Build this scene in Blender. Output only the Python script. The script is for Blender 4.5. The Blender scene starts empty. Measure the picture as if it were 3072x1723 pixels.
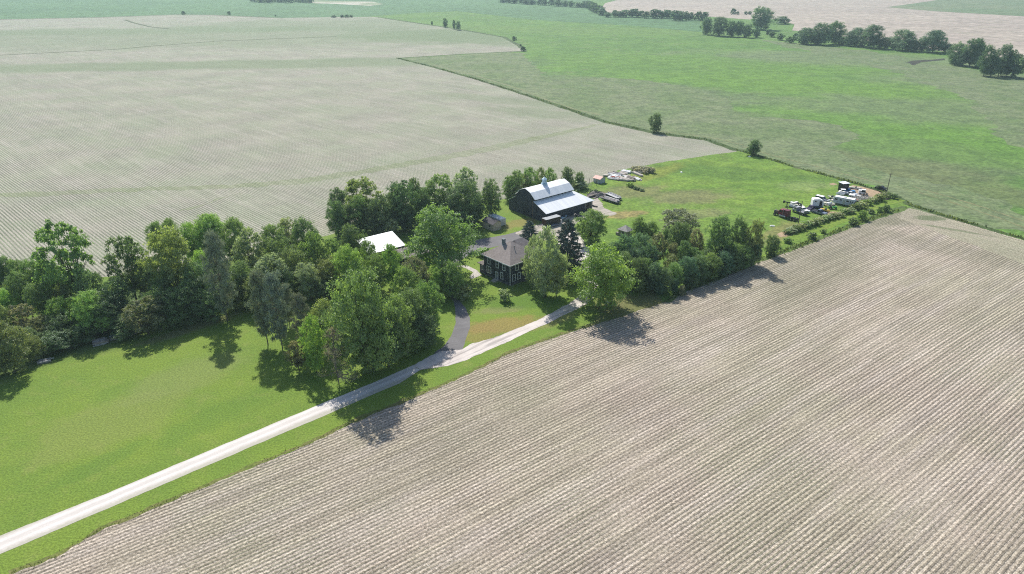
import bpy, bmesh, math, random
import numpy as np
from mathutils import Vector, Matrix
from mathutils.geometry import tessellate_polygon
R = math.radians
S = bpy.context.scene
COL = S.collection
# ------------------------------------------------------------------ camera, light, air
F, TH, H, CX, CY = 2100.0, R(25), 86.0, 1536.0, 861.5
HAZE = .00013
cam = bpy.data.cameras.new("camera"); cam.sensor_width = 36; cam.lens = F / 3072 * 36
cam.clip_end = 30000; cam.clip_start = 1
co = bpy.data.objects.new("camera", cam); COL.objects.link(co)
co.location = (0, 0, H); co.rotation_euler = (R(90) - TH, 0, 0); S.camera = co
W = bpy.data.worlds.new("World"); S.world = W; W.use_nodes = True
nt = W.node_tree; bg = nt.nodes['Background']; sk = nt.nodes.new('ShaderNodeTexSky')
SUN_EL, SUN_AZ = 46.0, -17.5                 # azimuth from +Y towards +X
sk.sky_type = 'NISHITA'; sk.sun_disc = False; sk.sun_elevation = R(SUN_EL); sk.sun_rotation = R(SUN_AZ % 360)
sk.altitude = 300; sk.dust_density = 1.5
nt.links.new(sk.outputs[0], bg.inputs[0]); bg.inputs[1].default_value = 0.118
sl = bpy.data.lights.new("sun", 'SUN'); sl.energy = 4.9; sl.angle = R(0.53); sl.color = (1, .95, .86)
so = bpy.data.objects.new("sun", sl); COL.objects.link(so)
to_sun = Vector((math.sin(R(SUN_AZ)) * math.cos(R(SUN_EL)), math.cos(R(SUN_AZ)) * math.cos(R(SUN_EL)), math.sin(R(SUN_EL))))
so.rotation_euler = to_sun.to_track_quat('Z', 'Y').to_euler(); so.location = (-60, 150, 200)
S.view_settings.view_transform = 'Standard'; S.view_settings.look = 'None'
S.view_settings.exposure = 0.35; S.view_settings.gamma = 1
S.cycles.use_denoising = False; S.cycles.filter_width = 1.1; S.cycles.sampling_pattern = 'AUTOMATIC'; S.cycles.use_adaptive_sampling = False; S.cycles.sample_clamp_indirect = 4
S.cycles.max_bounces = 6; S.cycles.transparent_max_bounces = 8; S.cycles.volume_bounces = 0
S.cycles.diffuse_bounces = 3; S.cycles.glossy_bounces = 2; S.cycles.transmission_bounces = 3

# ------------------------------------------------------------------ helpers
def un(x, y, z=0.0):
    """photo pixel (3072 wide) -> point of the world at height z"""
    u = (x - CX) / F; v = (y - CY) / F
    d = Vector((u, math.cos(TH) - v * math.sin(TH), -(math.sin(TH) + v * math.cos(TH))))
    t = (z - H) / d.z
    return Vector((d.x * t, d.y * t, z))
def depth(p):
    return p.y * math.cos(TH) - (p.z - H) * math.sin(TH)
def ypix(p):
    dz = p.z - H
    return CY + F * -(p.y * math.sin(TH) + dz * math.cos(TH)) / depth(p)
def tag(o, label=None, cat=None, group=None, kind=None):
    if label: o['label'] = label
    if cat: o['category'] = cat
    if group: o['group'] = group
    if kind: o['kind'] = kind
    return o
def empty(name, loc, rz=0.0):
    o = bpy.data.objects.new(name, None); COL.objects.link(o); o.empty_display_size = .5
    o.location = loc; o.rotation_euler = (0, 0, rz); return o
def mesh_obj(name, V, Fc, mat, parent=None, smooth=False):
    me = bpy.data.meshes.new(name); me.from_pydata([tuple(v) for v in V], [], Fc); me.materials.append(mat)
    if smooth: me.polygons.foreach_set('use_smooth', [True] * len(me.polygons))
    me.update(); o = bpy.data.objects.new(name, me); COL.objects.link(o); o.parent = parent
    return o
class G:
    """collects shapes, build() links them as ONE mesh object"""
    def __init__(s): s.v = []; s.f = []; s.cut = []
    def add(s, V, Fc, M=None):
        s.cut.append((len(s.v), len(s.f))); n = len(s.v); s.v += [(M @ Vector(p)) if M else Vector(p) for p in V]
        s.f += [tuple(i + n for i in q) for q in Fc]; return s
    def box(s, x0, x1, y0, y1, z0, z1, M=None, taper=(0, 0), shift=0):
        tx, ty = taper
        V = [(x0, y0, z0), (x1, y0, z0), (x1, y1, z0), (x0, y1, z0),
             (x0 + tx + shift, y0 + ty, z1), (x1 - tx + shift, y0 + ty, z1), (x1 - tx + shift, y1 - ty, z1), (x0 + tx + shift, y1 - ty, z1)]
        return s.add(V, [(0, 3, 2, 1), (4, 5, 6, 7), (0, 1, 5, 4), (1, 2, 6, 5), (2, 3, 7, 6), (3, 0, 4, 7)], M)
    def prism(s, prof, y0, y1, M=None):
        """profile in xz swept along y"""
        n = len(prof); V = [(x, y0, z) for x, z in prof] + [(x, y1, z) for x, z in prof]
        Fc = [tuple(range(n)), tuple(range(2 * n - 1, n - 1, -1))] + [(i, i + n, (i + 1) % n + n, (i + 1) % n) for i in range(n)]
        return s.add(V, Fc, M)
    def tube(s, pts, rad, n=8, cap=True):
        s.cut.append((len(s.v), len(s.f))); base = len(s.v); pts = [Vector(p) for p in pts]
        for i, p in enumerate(pts):
            d = (pts[min(i + 1, len(pts) - 1)] - pts[max(i - 1, 0)]).normalized()
            a = d.orthogonal().normalized(); b = d.cross(a)
            r = rad[i] if isinstance(rad, (list, tuple)) else rad
            for k in range(n):
                t = 2 * math.pi * k / n; s.v.append(p + (a * math.cos(t) + b * math.sin(t)) * r)
        for i in range(len(pts) - 1):
            for k in range(n):
                k2 = (k + 1) % n; s.f.append((base + i * n + k, base + i * n + k2, base + (i + 1) * n + k2, base + (i + 1) * n + k))
        if cap:
            s.f.append(tuple(base + k for k in range(n))[::-1]); s.f.append(tuple(base + (len(pts) - 1) * n + k for k in range(n)))
        return s
    def lathe(s, prof, n=12, M=None):
        V = []; Fc = []
        for r, z in prof:
            for k in range(n):
                t = 2 * math.pi * k / n; V.append((r * math.cos(t), r * math.sin(t), z))
        for i in range(len(prof) - 1):
            for k in range(n):
                k2 = (k + 1) % n; Fc.append((i * n + k, i * n + k2, (i + 1) * n + k2, (i + 1) * n + k))
        Fc.append(tuple(range(n))[::-1]); Fc.append(tuple((len(prof) - 1) * n + k for k in range(n)))
        return s.add(V, Fc, M)
    def ball(s, c, r, n=10, m=6, sq=(1, 1, 1)):
        V = []; Fc = []
        for i in range(m + 1):
            a = math.pi * i / m
            for k in range(n):
                t = 2 * math.pi * k / n
                V.append((c[0] + r * sq[0] * math.sin(a) * math.cos(t), c[1] + r * sq[1] * math.sin(a) * math.sin(t), c[2] + r * sq[2] * math.cos(a)))
        for i in range(m):
            for k in range(n):
                k2 = (k + 1) % n; Fc.append((i * n + k, (i + 1) * n + k, (i + 1) * n + k2, i * n + k2))
        return s.add(V, Fc)
    def build(s, name, mat, parent=None, smooth=False):
        return mesh_obj(name, s.v, s.f, mat, parent, smooth)
def _each(s, name, mat, parent=None):
    """one object for each shape added"""
    c = s.cut + [(len(s.v), len(s.f))]
    for (a, fa), (b, fb) in zip(c, c[1:]): mesh_obj(name, s.v[a:b], [tuple(i - a for i in q) for q in s.f[fa:fb]], mat, parent)
G.each = _each
def wheel(parent, x, y, r=.36, w=.24, mt=None, mr=None, name='wheel'):
    g = G(); g.tube([(x, y - w / 2, r), (x, y - w * .4, r), (x, y + w * .4, r), (x, y + w / 2, r)], [r * .9, r, r, r * .9], 12)
    o = g.build(name, mt or M_TYRE, parent)
    h = G(); h.tube([(x, y - w / 2 - .015, r), (x, y + w / 2 + .015, r)], r * .55, 10); h.build('rim', mr or M_RIM, o)
    return o

# ------------------------------------------------------------------ materials
class NB:
    def __init__(s, name):
        s.m = bpy.data.materials.new(name); s.m.use_nodes = True; s.t = s.m.node_tree
        s.b = s.t.nodes['Principled BSDF']; s.b.inputs['Specular IOR Level'].default_value = .25
        s._pos = None
    def n(s, typ, **kw):
        nd = s.t.nodes.new('ShaderNode' + typ)
        for k, v in kw.items():
            setattr(nd, k, v)
        return nd
    def put(s, sock, v):
        if hasattr(v, 'is_output') or isinstance(v, bpy.types.NodeSocket): s.t.links.new(v, sock)
        else: sock.default_value = v
    @property
    def pos(s):
        if s._pos is None: s._pos = s.n('NewGeometry').outputs['Position']
        return s._pos
    def math(s, op, a, b=0.0, c=0.0, clamp=False):
        nd = s.n('Math', operation=op, use_clamp=clamp); s.put(nd.inputs[0], a); s.put(nd.inputs[1], b); s.put(nd.inputs[2], c); return nd.outputs[0]
    def noise(s, scale, detail=3, rough=.55, vec=None, dist=0.0, stretch=None, rot=0.0):
        v = vec if vec is not None else s.pos
        if stretch:
            mp = s.n('Mapping', vector_type='TEXTURE'); s.put(mp.inputs[0], v); mp.inputs['Rotation'].default_value = (0, 0, rot); mp.inputs['Scale'].default_value = tuple(1 / q for q in stretch); v = mp.outputs[0]
        nd = s.n('TexNoise'); s.put(nd.inputs['Vector'], v); nd.inputs['Scale'].default_value = scale
        nd.inputs['Detail'].default_value = detail; nd.inputs['Roughness'].default_value = rough; nd.inputs['Distortion'].default_value = dist
        return nd.outputs[0]
    def step(s, v, lo, hi, a=0.0, b=1.0):
        nd = s.n('MapRange', interpolation_type='SMOOTHSTEP'); s.put(nd.inputs[0], v)
        for i, q in enumerate((lo, hi, a, b)): nd.inputs[i + 1].default_value = q
        return nd.outputs[0]
    def mix(s, f, a, b, mode='MIX'):
        nd = s.n('Mix', data_type='RGBA', blend_type=mode); s.put(nd.inputs[0], f)
        for i, q in ((6, a), (7, b)):
            if isinstance(q, tuple): q = (*q[:3], 1)
            s.put(nd.inputs[i], q)
        return nd.outputs[2]
    def blob(s, c, rx, ry, rot=0.0, warp=.35, wscale=None):
        """soft irregular patch round a place on the ground"""
        mp = s.n('Mapping', vector_type='TEXTURE'); s.put(mp.inputs[0], s.pos)
        mp.inputs['Location'].default_value = (c[0], c[1], 0); mp.inputs['Rotation'].default_value = (0, 0, rot); mp.inputs['Scale'].default_value = (rx, ry, 1e4)
        ln = s.n('VectorMath', operation='LENGTH'); s.put(ln.inputs[0], mp.outputs[0])
        nz = s.noise(wscale or 3.0 / max(rx, ry), 4)
        d = s.math('ADD', ln.outputs['Value'], s.math('MULTIPLY', s.math('SUBTRACT', nz, .5), warp * 4))
        return s.step(d, 1.25, .6)
    def bump(s, h, strength=.5, dist=.1):
        nd = s.n('Bump'); nd.inputs['Strength'].default_value = strength; nd.inputs['Distance'].default_value = dist
        s.put(nd.inputs['Height'], h); s.t.links.new(nd.outputs[0], s.b.inputs['Normal'])
    def done(s, col, rough=.9, metal=0.0):
        if isinstance(col, tuple): col = (*col[:3], 1)
        s.put(s.b.inputs['Base Color'], col); s.put(s.b.inputs['Roughness'], rough); s.put(s.b.inputs['Metallic'], metal)
        return s.m
def plain(name, c, rough=.6, metal=0.0, var=.18, scale=1.3, dirt=None):
    k = NB(name); tc = k.n('TexCoord').outputs['Object']
    f = k.noise(scale, 4, .6, tc)
    col = k.mix(k.step(f, .3, .7), tuple(q * (1 - var) for q in c), tuple(min(1, q * (1 + var)) for q in c))
    if dirt: col = k.mix(k.step(k.noise(scale * .6, 5, .65, tc), .52, .75, 0, .75), col, dirt)
    return k.done(col, rough, metal)
# base colours
M_NAVY = plain('dark_siding', (.036, .043, .060), .7)
M_BARN = plain('barn_siding', (.045, .052, .072), .75, scale=.5)
M_WHITE = plain('white_paint', (.80, .80, .80), .5, var=.06)
M_GLASS = plain('window_glass', (.03, .04, .05), .08, scale=.6)
M_ROOFW = plain('white_metal_roof', (.66, .69, .72), .45, var=.05, scale=.25)
M_SHED = plain('tan_siding', (.56, .46, .35), .8)
M_CONC = plain('concrete', (.42, .39, .36), .9)
M_FND = plain('foundation_block', (.12, .12, .13), .9)
M_TYRE = plain('tyre_rubber', (.018, .018, .02), .9)
M_RIM = plain('rim_metal', (.35, .35, .36), .4, .6)
M_BLACK = plain('black_steel_and_openings', (.02, .02, .023), .5)  # also the painted dark of open doorways
M_GREY = plain('grey_steel', (.22, .22, .24), .5, .3)
M_ALU = plain('weathered_aluminium', (.42, .43, .45), .5, .4, dirt=(.2, .19, .18))
M_OLDW = plain('weathered_boards', (.28, .25, .22), .9, dirt=(.13, .11, .1))
M_PALEW = plain('pale_boards', (.55, .5, .45), .85, dirt=(.3, .26, .22))
M_RED = plain('maroon_paint', (.22, .025, .04), .35, dirt=(.1, .03, .03))
M_REDD = plain('faded_red', (.36, .07, .05), .7)
M_ROOFR = plain('faded_red_roof', (.55, .31, .26), .6)
M_BLUE = plain('blue_paint', (.05, .2, .42), .4)
M_PBLUE = plain('pale_blue', (.42, .55, .62), .5)
M_YEL = plain('yellow_paint', (.62, .45, .09), .5)
M_GRN = plain('green_paint', (.05, .26, .05), .45)
M_SILV = plain('blue_grey_paint', (.2, .23, .3), .35, .3)
M_CREAM = plain('cream_paint', (.6, .6, .48), .5)
M_DKBL = plain('dark_blue_paint', (.03, .06, .12), .4)
M_BARK = plain('bark', (.085, .07, .058), .95, scale=6)
M_BARKG = plain('grey_bark', (.15, .13, .115), .95, scale=6)
M_WOODP = plain('pole_wood', (.14, .115, .095), .95)
k = NB('shingles'); f = k.noise(1.6, 4); b = k.noise(9, 2, stretch=(1, 1, 5))
M_SHING = k.done(k.mix(k.step(k.math('ADD', k.math('MULTIPLY', f, .6), k.math('MULTIPLY', b, .4)), .35, .65), (.225, .195, .185), (.32, .28, .265)), .95)

def ground_mat(name, c1, c2, c3=None, scale=.06, fine=1.5, patches=(), speck=None, bump=.5, stripes=None, mottle=0):
    """grass or soil: broad mottling, finer clumps, irregular patches"""
    k = NB(name)
    col = k.mix(k.step(k.noise(scale, 5, .6), .36, .64), c1, c2)
    if c3: col = k.mix(k.step(k.noise(scale * 4.3, 4, .6), .5, .75, 0, .7), col, c3)
    if stripes:
        ang, wid, amt = stripes
        wv = k.noise(1 / wid, 2, .5, stretch=(.03, 1, 1), rot=ang)
        col = k.mix(k.step(wv, .35, .65, 0, amt), col, k.mix(1.0, col, (.72, .76, .7), 'MULTIPLY'))
    for (c, rx, ry, rot, pc, am) in patches:
        col = k.mix(k.math('MULTIPLY', k.blob(c, rx, ry, rot), am), col, pc)
    f = k.noise(fine, 4, .7)
    if mottle:
        m1 = k.noise(mottle, 6, .72, dist=.4); col = k.mix(1.0, col, k.mix(k.step(m1, .34, .66), (.78, .81, .79), (1.26, 1.24, 1.15)), 'MULTIPLY')
    col = k.mix(1.0, col, k.mix(k.step(f, .3, .72), (.66, .66, .62), (1.28, 1.26, 1.2)), 'MULTIPLY')
    if speck:
        col = k.mix(k.step(k.noise(2.2, 2, .6), .66, .74, 0, speck[1]), col, speck[0])
    k.bump(f, bump, .25)
    return k.done(col, .95)
def row_mat(name, az, pitch, straw, straw2, straw3, plant, plant2, amt=.8, green=(), rough_amt=1.0, width=(.12, .38), streak=.25, dens_lo=.6, jitter=.42, bmp=.8):
    """stubble field with rows of young plants between the old straw"""
    k = NB(name)
    n = (math.cos(R(az)), -math.sin(R(az)), 0)
    dt = k.n('VectorMath', operation='DOT_PRODUCT'); k.put(dt.inputs[0], k.pos); dt.inputs[1].default_value = n
    wob = k.math('MULTIPLY', k.math('SUBTRACT', k.noise(.006, 1), .5), 4.0)
    jit = k.math('MULTIPLY', k.math('SUBTRACT', k.noise(1.1, 3, .7), .5), jitter)
    u = k.math('ADD', k.math('DIVIDE', k.math('ADD', dt.outputs['Value'], wob), pitch), jit)
    tri = k.math('PINGPONG', u, .5)
    row = k.step(tri, *width)
    dens = k.step(k.noise(.035, 5, .65), .32, .58, dens_lo, 1)
    clump = k.step(k.noise(1.8, 2, .6), .25, .5, .55, 1)
    row = k.math('MULTIPLY', k.math('MULTIPLY', row, dens), clump)
    sp = k.noise(2.1, 4, .8)
    pt = k.mix(k.step(k.noise(.03, 5, .65), .4, .62), plant, plant2)
    st = k.mix(k.step(k.noise(.025, 6, .65), .36, .64), straw, straw2)
    st = k.mix(k.step(k.noise(.16, 4, .6, stretch=(.12, 1, 1), rot=R(90 - az)), .45, .7, 0, .7), st, straw3)
    st = k.mix(1.0, st, k.mix(k.step(k.noise(.75, 3, .65, stretch=(.035, 1, 1), rot=R(90 - az)), .34, .66), (1 - streak, 1 - streak * 1.03, 1 - streak * 1.06), (1 + streak, 1 + streak, 1 + streak * .97)), 'MULTIPLY')
    col = k.mix(k.math('MULTIPLY', row, amt), st, pt)
    for (c, rx, ry, rot, am) in green:
        col = k.mix(k.math('MULTIPLY', k.blob(c, rx, ry, rot), am), col, plant2)
    col = k.mix(rough_amt, col, k.mix(k.step(sp, .32, .68), (.50, .49, .46), (1.5, 1.5, 1.48)), 'MULTIPLY')
    col = k.mix(k.step(k.noise(3.0, 3, .7), .60, .70, 0, .85), col, (.70, .655, .58))
    hgt = k.math('ADD', k.math('MULTIPLY', row, .5), sp)
    k.bump(hgt, bmp, .28)
    return k.done(col, .95)

# ------------------------------------------------------------------ leaf material and tree meshes
def leaf_mat(name, transl=.45):
    k = NB(name); oi = k.n('ObjectInfo'); at = k.n('Attribute', attribute_name='tone')
    t = at.outputs['Fac']
    col = k.mix(1.0, oi.outputs['Color'], k.mix(t, (.55, .6, .62), (1.5, 1.42, 1.25)), 'MULTIPLY')
    df = k.n('BsdfDiffuse'); k.put(df.inputs[0], col)
    tr = k.n('BsdfTranslucent'); k.put(tr.inputs[0], k.mix(1.0, col, (1.25, 1.35, .8), 'MULTIPLY'))
    gl = k.n('BsdfGlossy'); gl.inputs['Roughness'].default_value = .5; gl.inputs[0].default_value = (.6, .65, .7, 1)
    m1 = k.n('MixShader'); m1.inputs[0].default_value = transl; k.t.links.new(df.outputs[0], m1.inputs[1]); k.t.links.new(tr.outputs[0], m1.inputs[2])
    m2 = k.n('MixShader'); m2.inputs[0].default_value = .05; k.t.links.new(m1.outputs[0], m2.inputs[1]); k.t.links.new(gl.outputs[0], m2.inputs[2])
    k.t.links.new(m2.outputs[0], k.t.nodes['Material Output'].inputs[0])
    return k.m
M_LEAF = leaf_mat('foliage'); M_NEED = leaf_mat('needles', .15)
def quads_mesh(name, C, U, Vv, tone, mat):
    n = len(C); V = np.empty((n, 4, 3), np.float32)
    V[:, 0] = C - U * .5 - Vv * .5; V[:, 1] = C + U * .5 - Vv * .35; V[:, 2] = C + U * .42 + Vv * .5; V[:, 3] = C - U * .5 + Vv * .4
    me = bpy.data.meshes.new(name); me.vertices.add(4 * n); me.vertices.foreach_set('co', V.reshape(-1))
    me.loops.add(4 * n); me.loops.foreach_set('vertex_index', np.arange(4 * n, dtype=np.int32))
    me.polygons.add(n); me.polygons.foreach_set('loop_start', np.arange(0, 4 * n, 4, dtype=np.int32)); me.polygons.foreach_set('loop_total', np.full(n, 4, np.int32))
    a = me.attributes.new('tone', 'FLOAT', 'FACE'); a.data.foreach_set('value', tone.astype(np.float32))
    me.materials.append(mat); me.update(calc_edges=True)
    return me
def rand_frames(rng, n, size, nrm=None, wgt=0.0, aspect=1.0):
    N = rng.normal(size=(n, 3))
    if nrm is not None: N = N / np.linalg.norm(N, axis=1, keepdims=True) * (1 - wgt) + nrm * wgt
    N /= np.linalg.norm(N, axis=1, keepdims=True) + 1e-9
    A = np.cross(N, rng.normal(size=(n, 3))); A /= np.linalg.norm(A, axis=1, keepdims=True) + 1e-9
    B = np.cross(N, A); sz = size * rng.uniform(.6, 1.35, (n, 1))
    return A * sz, B * sz * aspect
def lobes_for(kind, rng):
    L = []
    if kind == 'dense':
        cz, rx, rz, nl, rr, lo = .50, .34, .42, 34, (.10, .18), -1.0
    elif kind == 'open':
        cz, rx, rz, nl, rr, lo = .56, .37, .38, 32, (.075, .15), -.98
    elif kind == 'tall':
        cz, rx, rz, nl, rr, lo = .50, .33, .45, 30, (.10, .17), -1.0
    else:  # bushy
        cz, rx, rz, nl, rr, lo = .46, .35, .42, 22, (.13, .22), -.95
    for i in range(nl):
        z = lo + (1 - lo) * (i + rng.uniform(.1, .9)) / nl; a = i * 2.39996 + rng.uniform(-.5, .5)
        r = math.sqrt(max(0, 1 - z * z)); q = rng.uniform(.62, 1.05)
        c = np.array([rx * r * math.cos(a) * q, rx * r * math.sin(a) * q, cz + rz * z * rng.uniform(.86, 1.04)])
        L.append((c, rng.uniform(*rr)))
    for i in range(4):
        L.append((np.array([rng.uniform(-.12, .12), rng.uniform(-.12, .12), cz + rng.uniform(-.2, .2)]), .17 if kind != 'open' else .1))
    return L
def broadleaf(kind, seed, nleaf=9000, size=.026):
    rng = np.random.default_rng(seed); L = lobes_for(kind, rng)
    Cs, Us, Vs, Ts = [], [], [], []
    tot = sum(r * r for _, r in L)
    for c, r in L:
        n = max(20, int(nleaf * r * r / tot)); lt = rng.uniform(-.13, .13)
        # sprays: small twig-end clumps on the lobe, leaves round each of them
        m = max(6, n // 34)
        d = rng.normal(size=(m, 3)); d[:, 2] = np.abs(d[:, 2]) * 1.1 - .45; d /= np.linalg.norm(d, axis=1, keepdims=True)
        sc = c + d * r * rng.uniform(.55, 1.12, (m, 1)) * np.array([1, 1, .82])
        idx = rng.integers(0, m, n); nn = d[idx]
        P = sc[idx] + rng.normal(size=(n, 3)) * r * np.array([.17, .17, .11])
        nn = nn + np.array([-.1, .3, .8])
        nn = nn / np.linalg.norm(nn, axis=1, keepdims=True); U, V = rand_frames(rng, n, size * (1.15 if kind == 'bushy' else 1), nn, .58, .8)
        Cs.append(P); Us.append(U); Vs.append(V); st = rng.uniform(-.2, .2, m)
        Ts.append(np.clip(.45 + lt + st[idx] + rng.normal(size=n) * .14, 0, 1))
    C = np.concatenate(Cs); U = np.concatenate(Us); V = np.concatenate(Vs); T = np.concatenate(Ts)
    C[:, 2] = np.maximum(C[:, 2], .01)
    return fit(C, U, V), T, L
def fit(C, U, V):
    lo, hi = np.percentile(C, 1, axis=0), np.percentile(C, 99, axis=0)
    w = max(hi[0] - lo[0], hi[1] - lo[1]); sx = 1 / w; off = (lo + hi) / 2; sz = 1 / hi[2]
    s = np.array([sx, sx, sz]); C = (C - np.array([off[0], off[1], 0])) * s
    fit.s, fit.o = s, np.array([off[0], off[1], 0])
    return C, U * sx * .9, V * sx * .9
def trunk_mesh(name, L, rng, kind, mat, r0=.022):
    g = G(); s, o = fit.s, fit.o; T = lambda p: Vector(((p - o) * s).tolist())
    fork = .2 if kind in ('open', 'tall') else .27
    if kind == 'bushy': fork = .08
    b = Vector((rng.uniform(-.02, .02), rng.uniform(-.02, .02), fork))
    g.tube([(0, 0, -.01), (0, 0, .03), b], [r0 * 1.5, r0 * 1.1, r0 * .9], 7)
    for c, r in L[::2] if kind != 'open' else L:
        e = T(np.array(c)); md = b.lerp(e, .5) + Vector((rng.uniform(-.03, .03), rng.uniform(-.03, .03), .03))
        g.tube([b, b.lerp(md, .5), md, e], [r0 * .55, r0 * .42, r0 * .3, r0 * .1], 5, False)
    me = bpy.data.meshes.new(name); me.from_pydata([tuple(v) for v in g.v], [], g.f); me.materials.append(mat); me.update()
    return me
def pine_meshes(seed):
    rng = np.random.default_rng(seed); C, U, V, T, tips = [], [], [], [], []
    g = G(); g.tube([(0, 0, -.01), (.01, 0, .35), (-.005, .005, .7), (0, 0, .97)], [.02, .016, .01, .003], 7)
    for i in range(64):
        z = .16 + .83 * (i / 64) ** .95; a = i * 2.4 + rng.uniform(-.4, .4)
        ln = (.5 * math.sqrt(max(.03, 1 - ((z - .42) / .6) ** 2)) if z > .42 else .5 * (.55 + (z - .16) * 1.7)) * rng.uniform(.55, 1.08)
        e = np.array([math.cos(a) * ln, math.sin(a) * ln, z + ln * .12 * rng.uniform(-.6, 1)])
        g.tube([(0, 0, z - .03), tuple(e * [.5, .5, 1] + [0, 0, -.015]), tuple(e)], [.005, .003, .001], 4, False)
        for q in range(6):
            t = rng.uniform(.3, 1.05); c = e * [t, t, 1] + rng.normal(size=3) * [.035, .035, .015]
            n = 36; P = c + rng.normal(size=(n, 3)) * [.036, .036, .015]
            u, v = rand_frames(rng, n, .032, np.array([[0., .2, 1.]]), .45, .35)
            C.append(P); U.append(u); V.append(v); T.append(np.clip(rng.uniform(.25, .7) + rng.normal(size=n) * .15, 0, 1))
    C, U, V, T = map(np.concatenate, (C, U, V, T))
    me = bpy.data.meshes.new('trunk'); me.from_pydata([tuple(v) for v in g.v], [], g.f); me.materials.append(M_BARKG); me.update()
    return quads_mesh('crown', C, U, V, T, M_NEED), me
def spruce_meshes(seed):
    rng = np.random.default_rng(seed); C, U, V, T = [], [], [], []
    g = G(); g.tube([(0, 0, -.01), (0, 0, .5), (0, 0, .98)], [.022, .012, .002], 6)
    for i in range(150):
        z = .03 + .96 * (i / 150) ** 1.12; a = i * 2.39996 + rng.uniform(-.3, .3)
        ln = .56 * (1 - z) ** .5 * rng.uniform(.72, 1.08) + .012
        if z < .12: ln *= .85
        n = int(30 + 260 * ln); t = rng.uniform(.2, 1, n) ** .7
        P = np.stack([math.cos(a) * ln * t, math.sin(a) * ln * t, z - .10 * ln * t + .07 * ln * t ** 3], 1)
        P += rng.normal(size=(n, 3)) * np.array([.018, .018, .008]) + np.stack([-math.sin(a) * rng.normal(size=n) * .05 * ln * 3 * (1.1 - t), math.cos(a) * rng.normal(size=n) * .05 * ln * 3 * (1.1 - t), 0 * t], 1)
        u, v = rand_frames(rng, n, .028, np.array([[math.cos(a) * .4, math.sin(a) * .4, .8]]), .5, .5)
        C.append(P); U.append(u); V.append(v); T.append(np.clip(.35 + .3 * t + rng.normal(size=n) * .15, 0, 1))
    C, U, V, T = map(np.concatenate, (C, U, V, T))
    me = bpy.data.meshes.new('trunk'); me.from_pydata([tuple(v) for v in g.v], [], g.f); me.materials.append(M_BARK); me.update()
    return quads_mesh('crown', C, U, V, T, M_NEED), me
def dead_meshes(seed, broad=False):
    rng = np.random.default_rng(seed); g = G(); C = []
    def grow(p, d, ln, r, lv):
        e = p + d * ln; g.tube([tuple(p), tuple((p + e) / 2 + rng.normal(size=3) * ln * .05), tuple(e)], [r, r * .8, r * .55], 4, False)
        if lv >= 3: C.append(e); return
        for q in range(4 if lv else (7 if broad else 26)):
            t = rng.uniform(.3, 1) if not (lv == 0 and not broad) else rng.uniform(.12, .98)
            a = rng.uniform(0, 6.283); out = np.array([math.cos(a), math.sin(a), rng.uniform(.1, .9) if broad else rng.uniform(-.15, .35)])
            nd = d * (.5 if lv or broad else .02) + out * .8; nd /= np.linalg.norm(nd)
            l2 = ln * (.55 if broad else (.42 * (1.15 - t) + .06 if lv == 0 else .5))
            grow(p + d * ln * t, nd, l2, r * .42, lv + 1)
    grow(np.array([0, 0, -.01]), np.array([0, 0, 1.]), .42 if broad else .98, .02, 0)
    C = np.array(C); idx = rng.integers(0, len(C), 2200 if broad else 5200); P = C[idx] + rng.normal(size=(len(idx), 3)) * .02
    k = P[:, 2] > .06; P = P[k]
    lo, hi = np.percentile(P, 1, axis=0), np.percentile(P, 99, axis=0)
    w = max(hi[0] - lo[0], hi[1] - lo[1]); s = np.array([1 / w, 1 / w, 1 / hi[2]])
    u, v = rand_frames(rng, len(P), .02, None, 0, .3)
    me = bpy.data.meshes.new('trunk'); me.from_pydata([tuple(np.array(p) * s) for p in g.v], [], g.f); me.materials.append(M_BARKG); me.update()
    return quads_mesh('crown', P * s, u, v, np.clip(rng.normal(size=len(P)) * .2 + .5, 0, 1), M_LEAF), me
LIB = {}
def make_lib():
    for kind, seeds in (('dense', (1, 2, 3)), ('open', (11, 12, 13)), ('tall', (21, 22, 23)), ('bushy', (31, 32, 33))):
        LIB[kind] = []
        for sd in seeds:
            (C, U, V), T, L = broadleaf(kind, sd, 13000 if kind == 'open' else 20000, .021 if kind == 'open' else .0185)
            tm = trunk_mesh('trunk', L, np.random.default_rng(sd), kind, M_BARK)
            LIB[kind].append((quads_mesh('crown', C, U, V, T, M_LEAF), tm))
    LIB['far'] = []
    for sd in (41, 42, 43):
        (C, U, V), T, L = broadleaf('bushy', sd, 2200, .06); LIB['far'].append((quads_mesh('crown', C, U, V, T, M_LEAF), trunk_mesh('trunk', L, np.random.default_rng(sd), 'dense', M_BARK)))
    LIB['shrub'] = []
    for sd in (51, 52, 53):
        (C, U, V), T, L = broadleaf('bushy', sd, 1500, .065); LIB['shrub'].append((quads_mesh('crown', C, U, V, T, M_LEAF), trunk_mesh('trunk', L, np.random.default_rng(sd), 'bushy', M_BARK)))
    LIB['pine'] = [pine_meshes(s) for s in (61, 62)]
    LIB['spruce'] = [spruce_meshes(s) for s in (71, 72)]
    LIB['dead'] = [dead_meshes(s) for s in (81, 82)]
    LIB['grey'] = [dead_meshes(s, True) for s in (91, 92)]
make_lib()
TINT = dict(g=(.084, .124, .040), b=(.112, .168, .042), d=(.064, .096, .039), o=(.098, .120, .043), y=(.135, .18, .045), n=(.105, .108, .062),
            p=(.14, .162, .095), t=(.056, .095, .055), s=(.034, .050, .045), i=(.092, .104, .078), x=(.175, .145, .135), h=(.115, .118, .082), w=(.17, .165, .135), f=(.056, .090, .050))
LEAFGAIN = 2.6
RNG = random.Random(7)
NAMES = dict(pine='pine_tree', spruce='spruce_tree', dead='dead_tree', shrub='shrub', grey='bare_tree')
PARTN = {}
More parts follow.
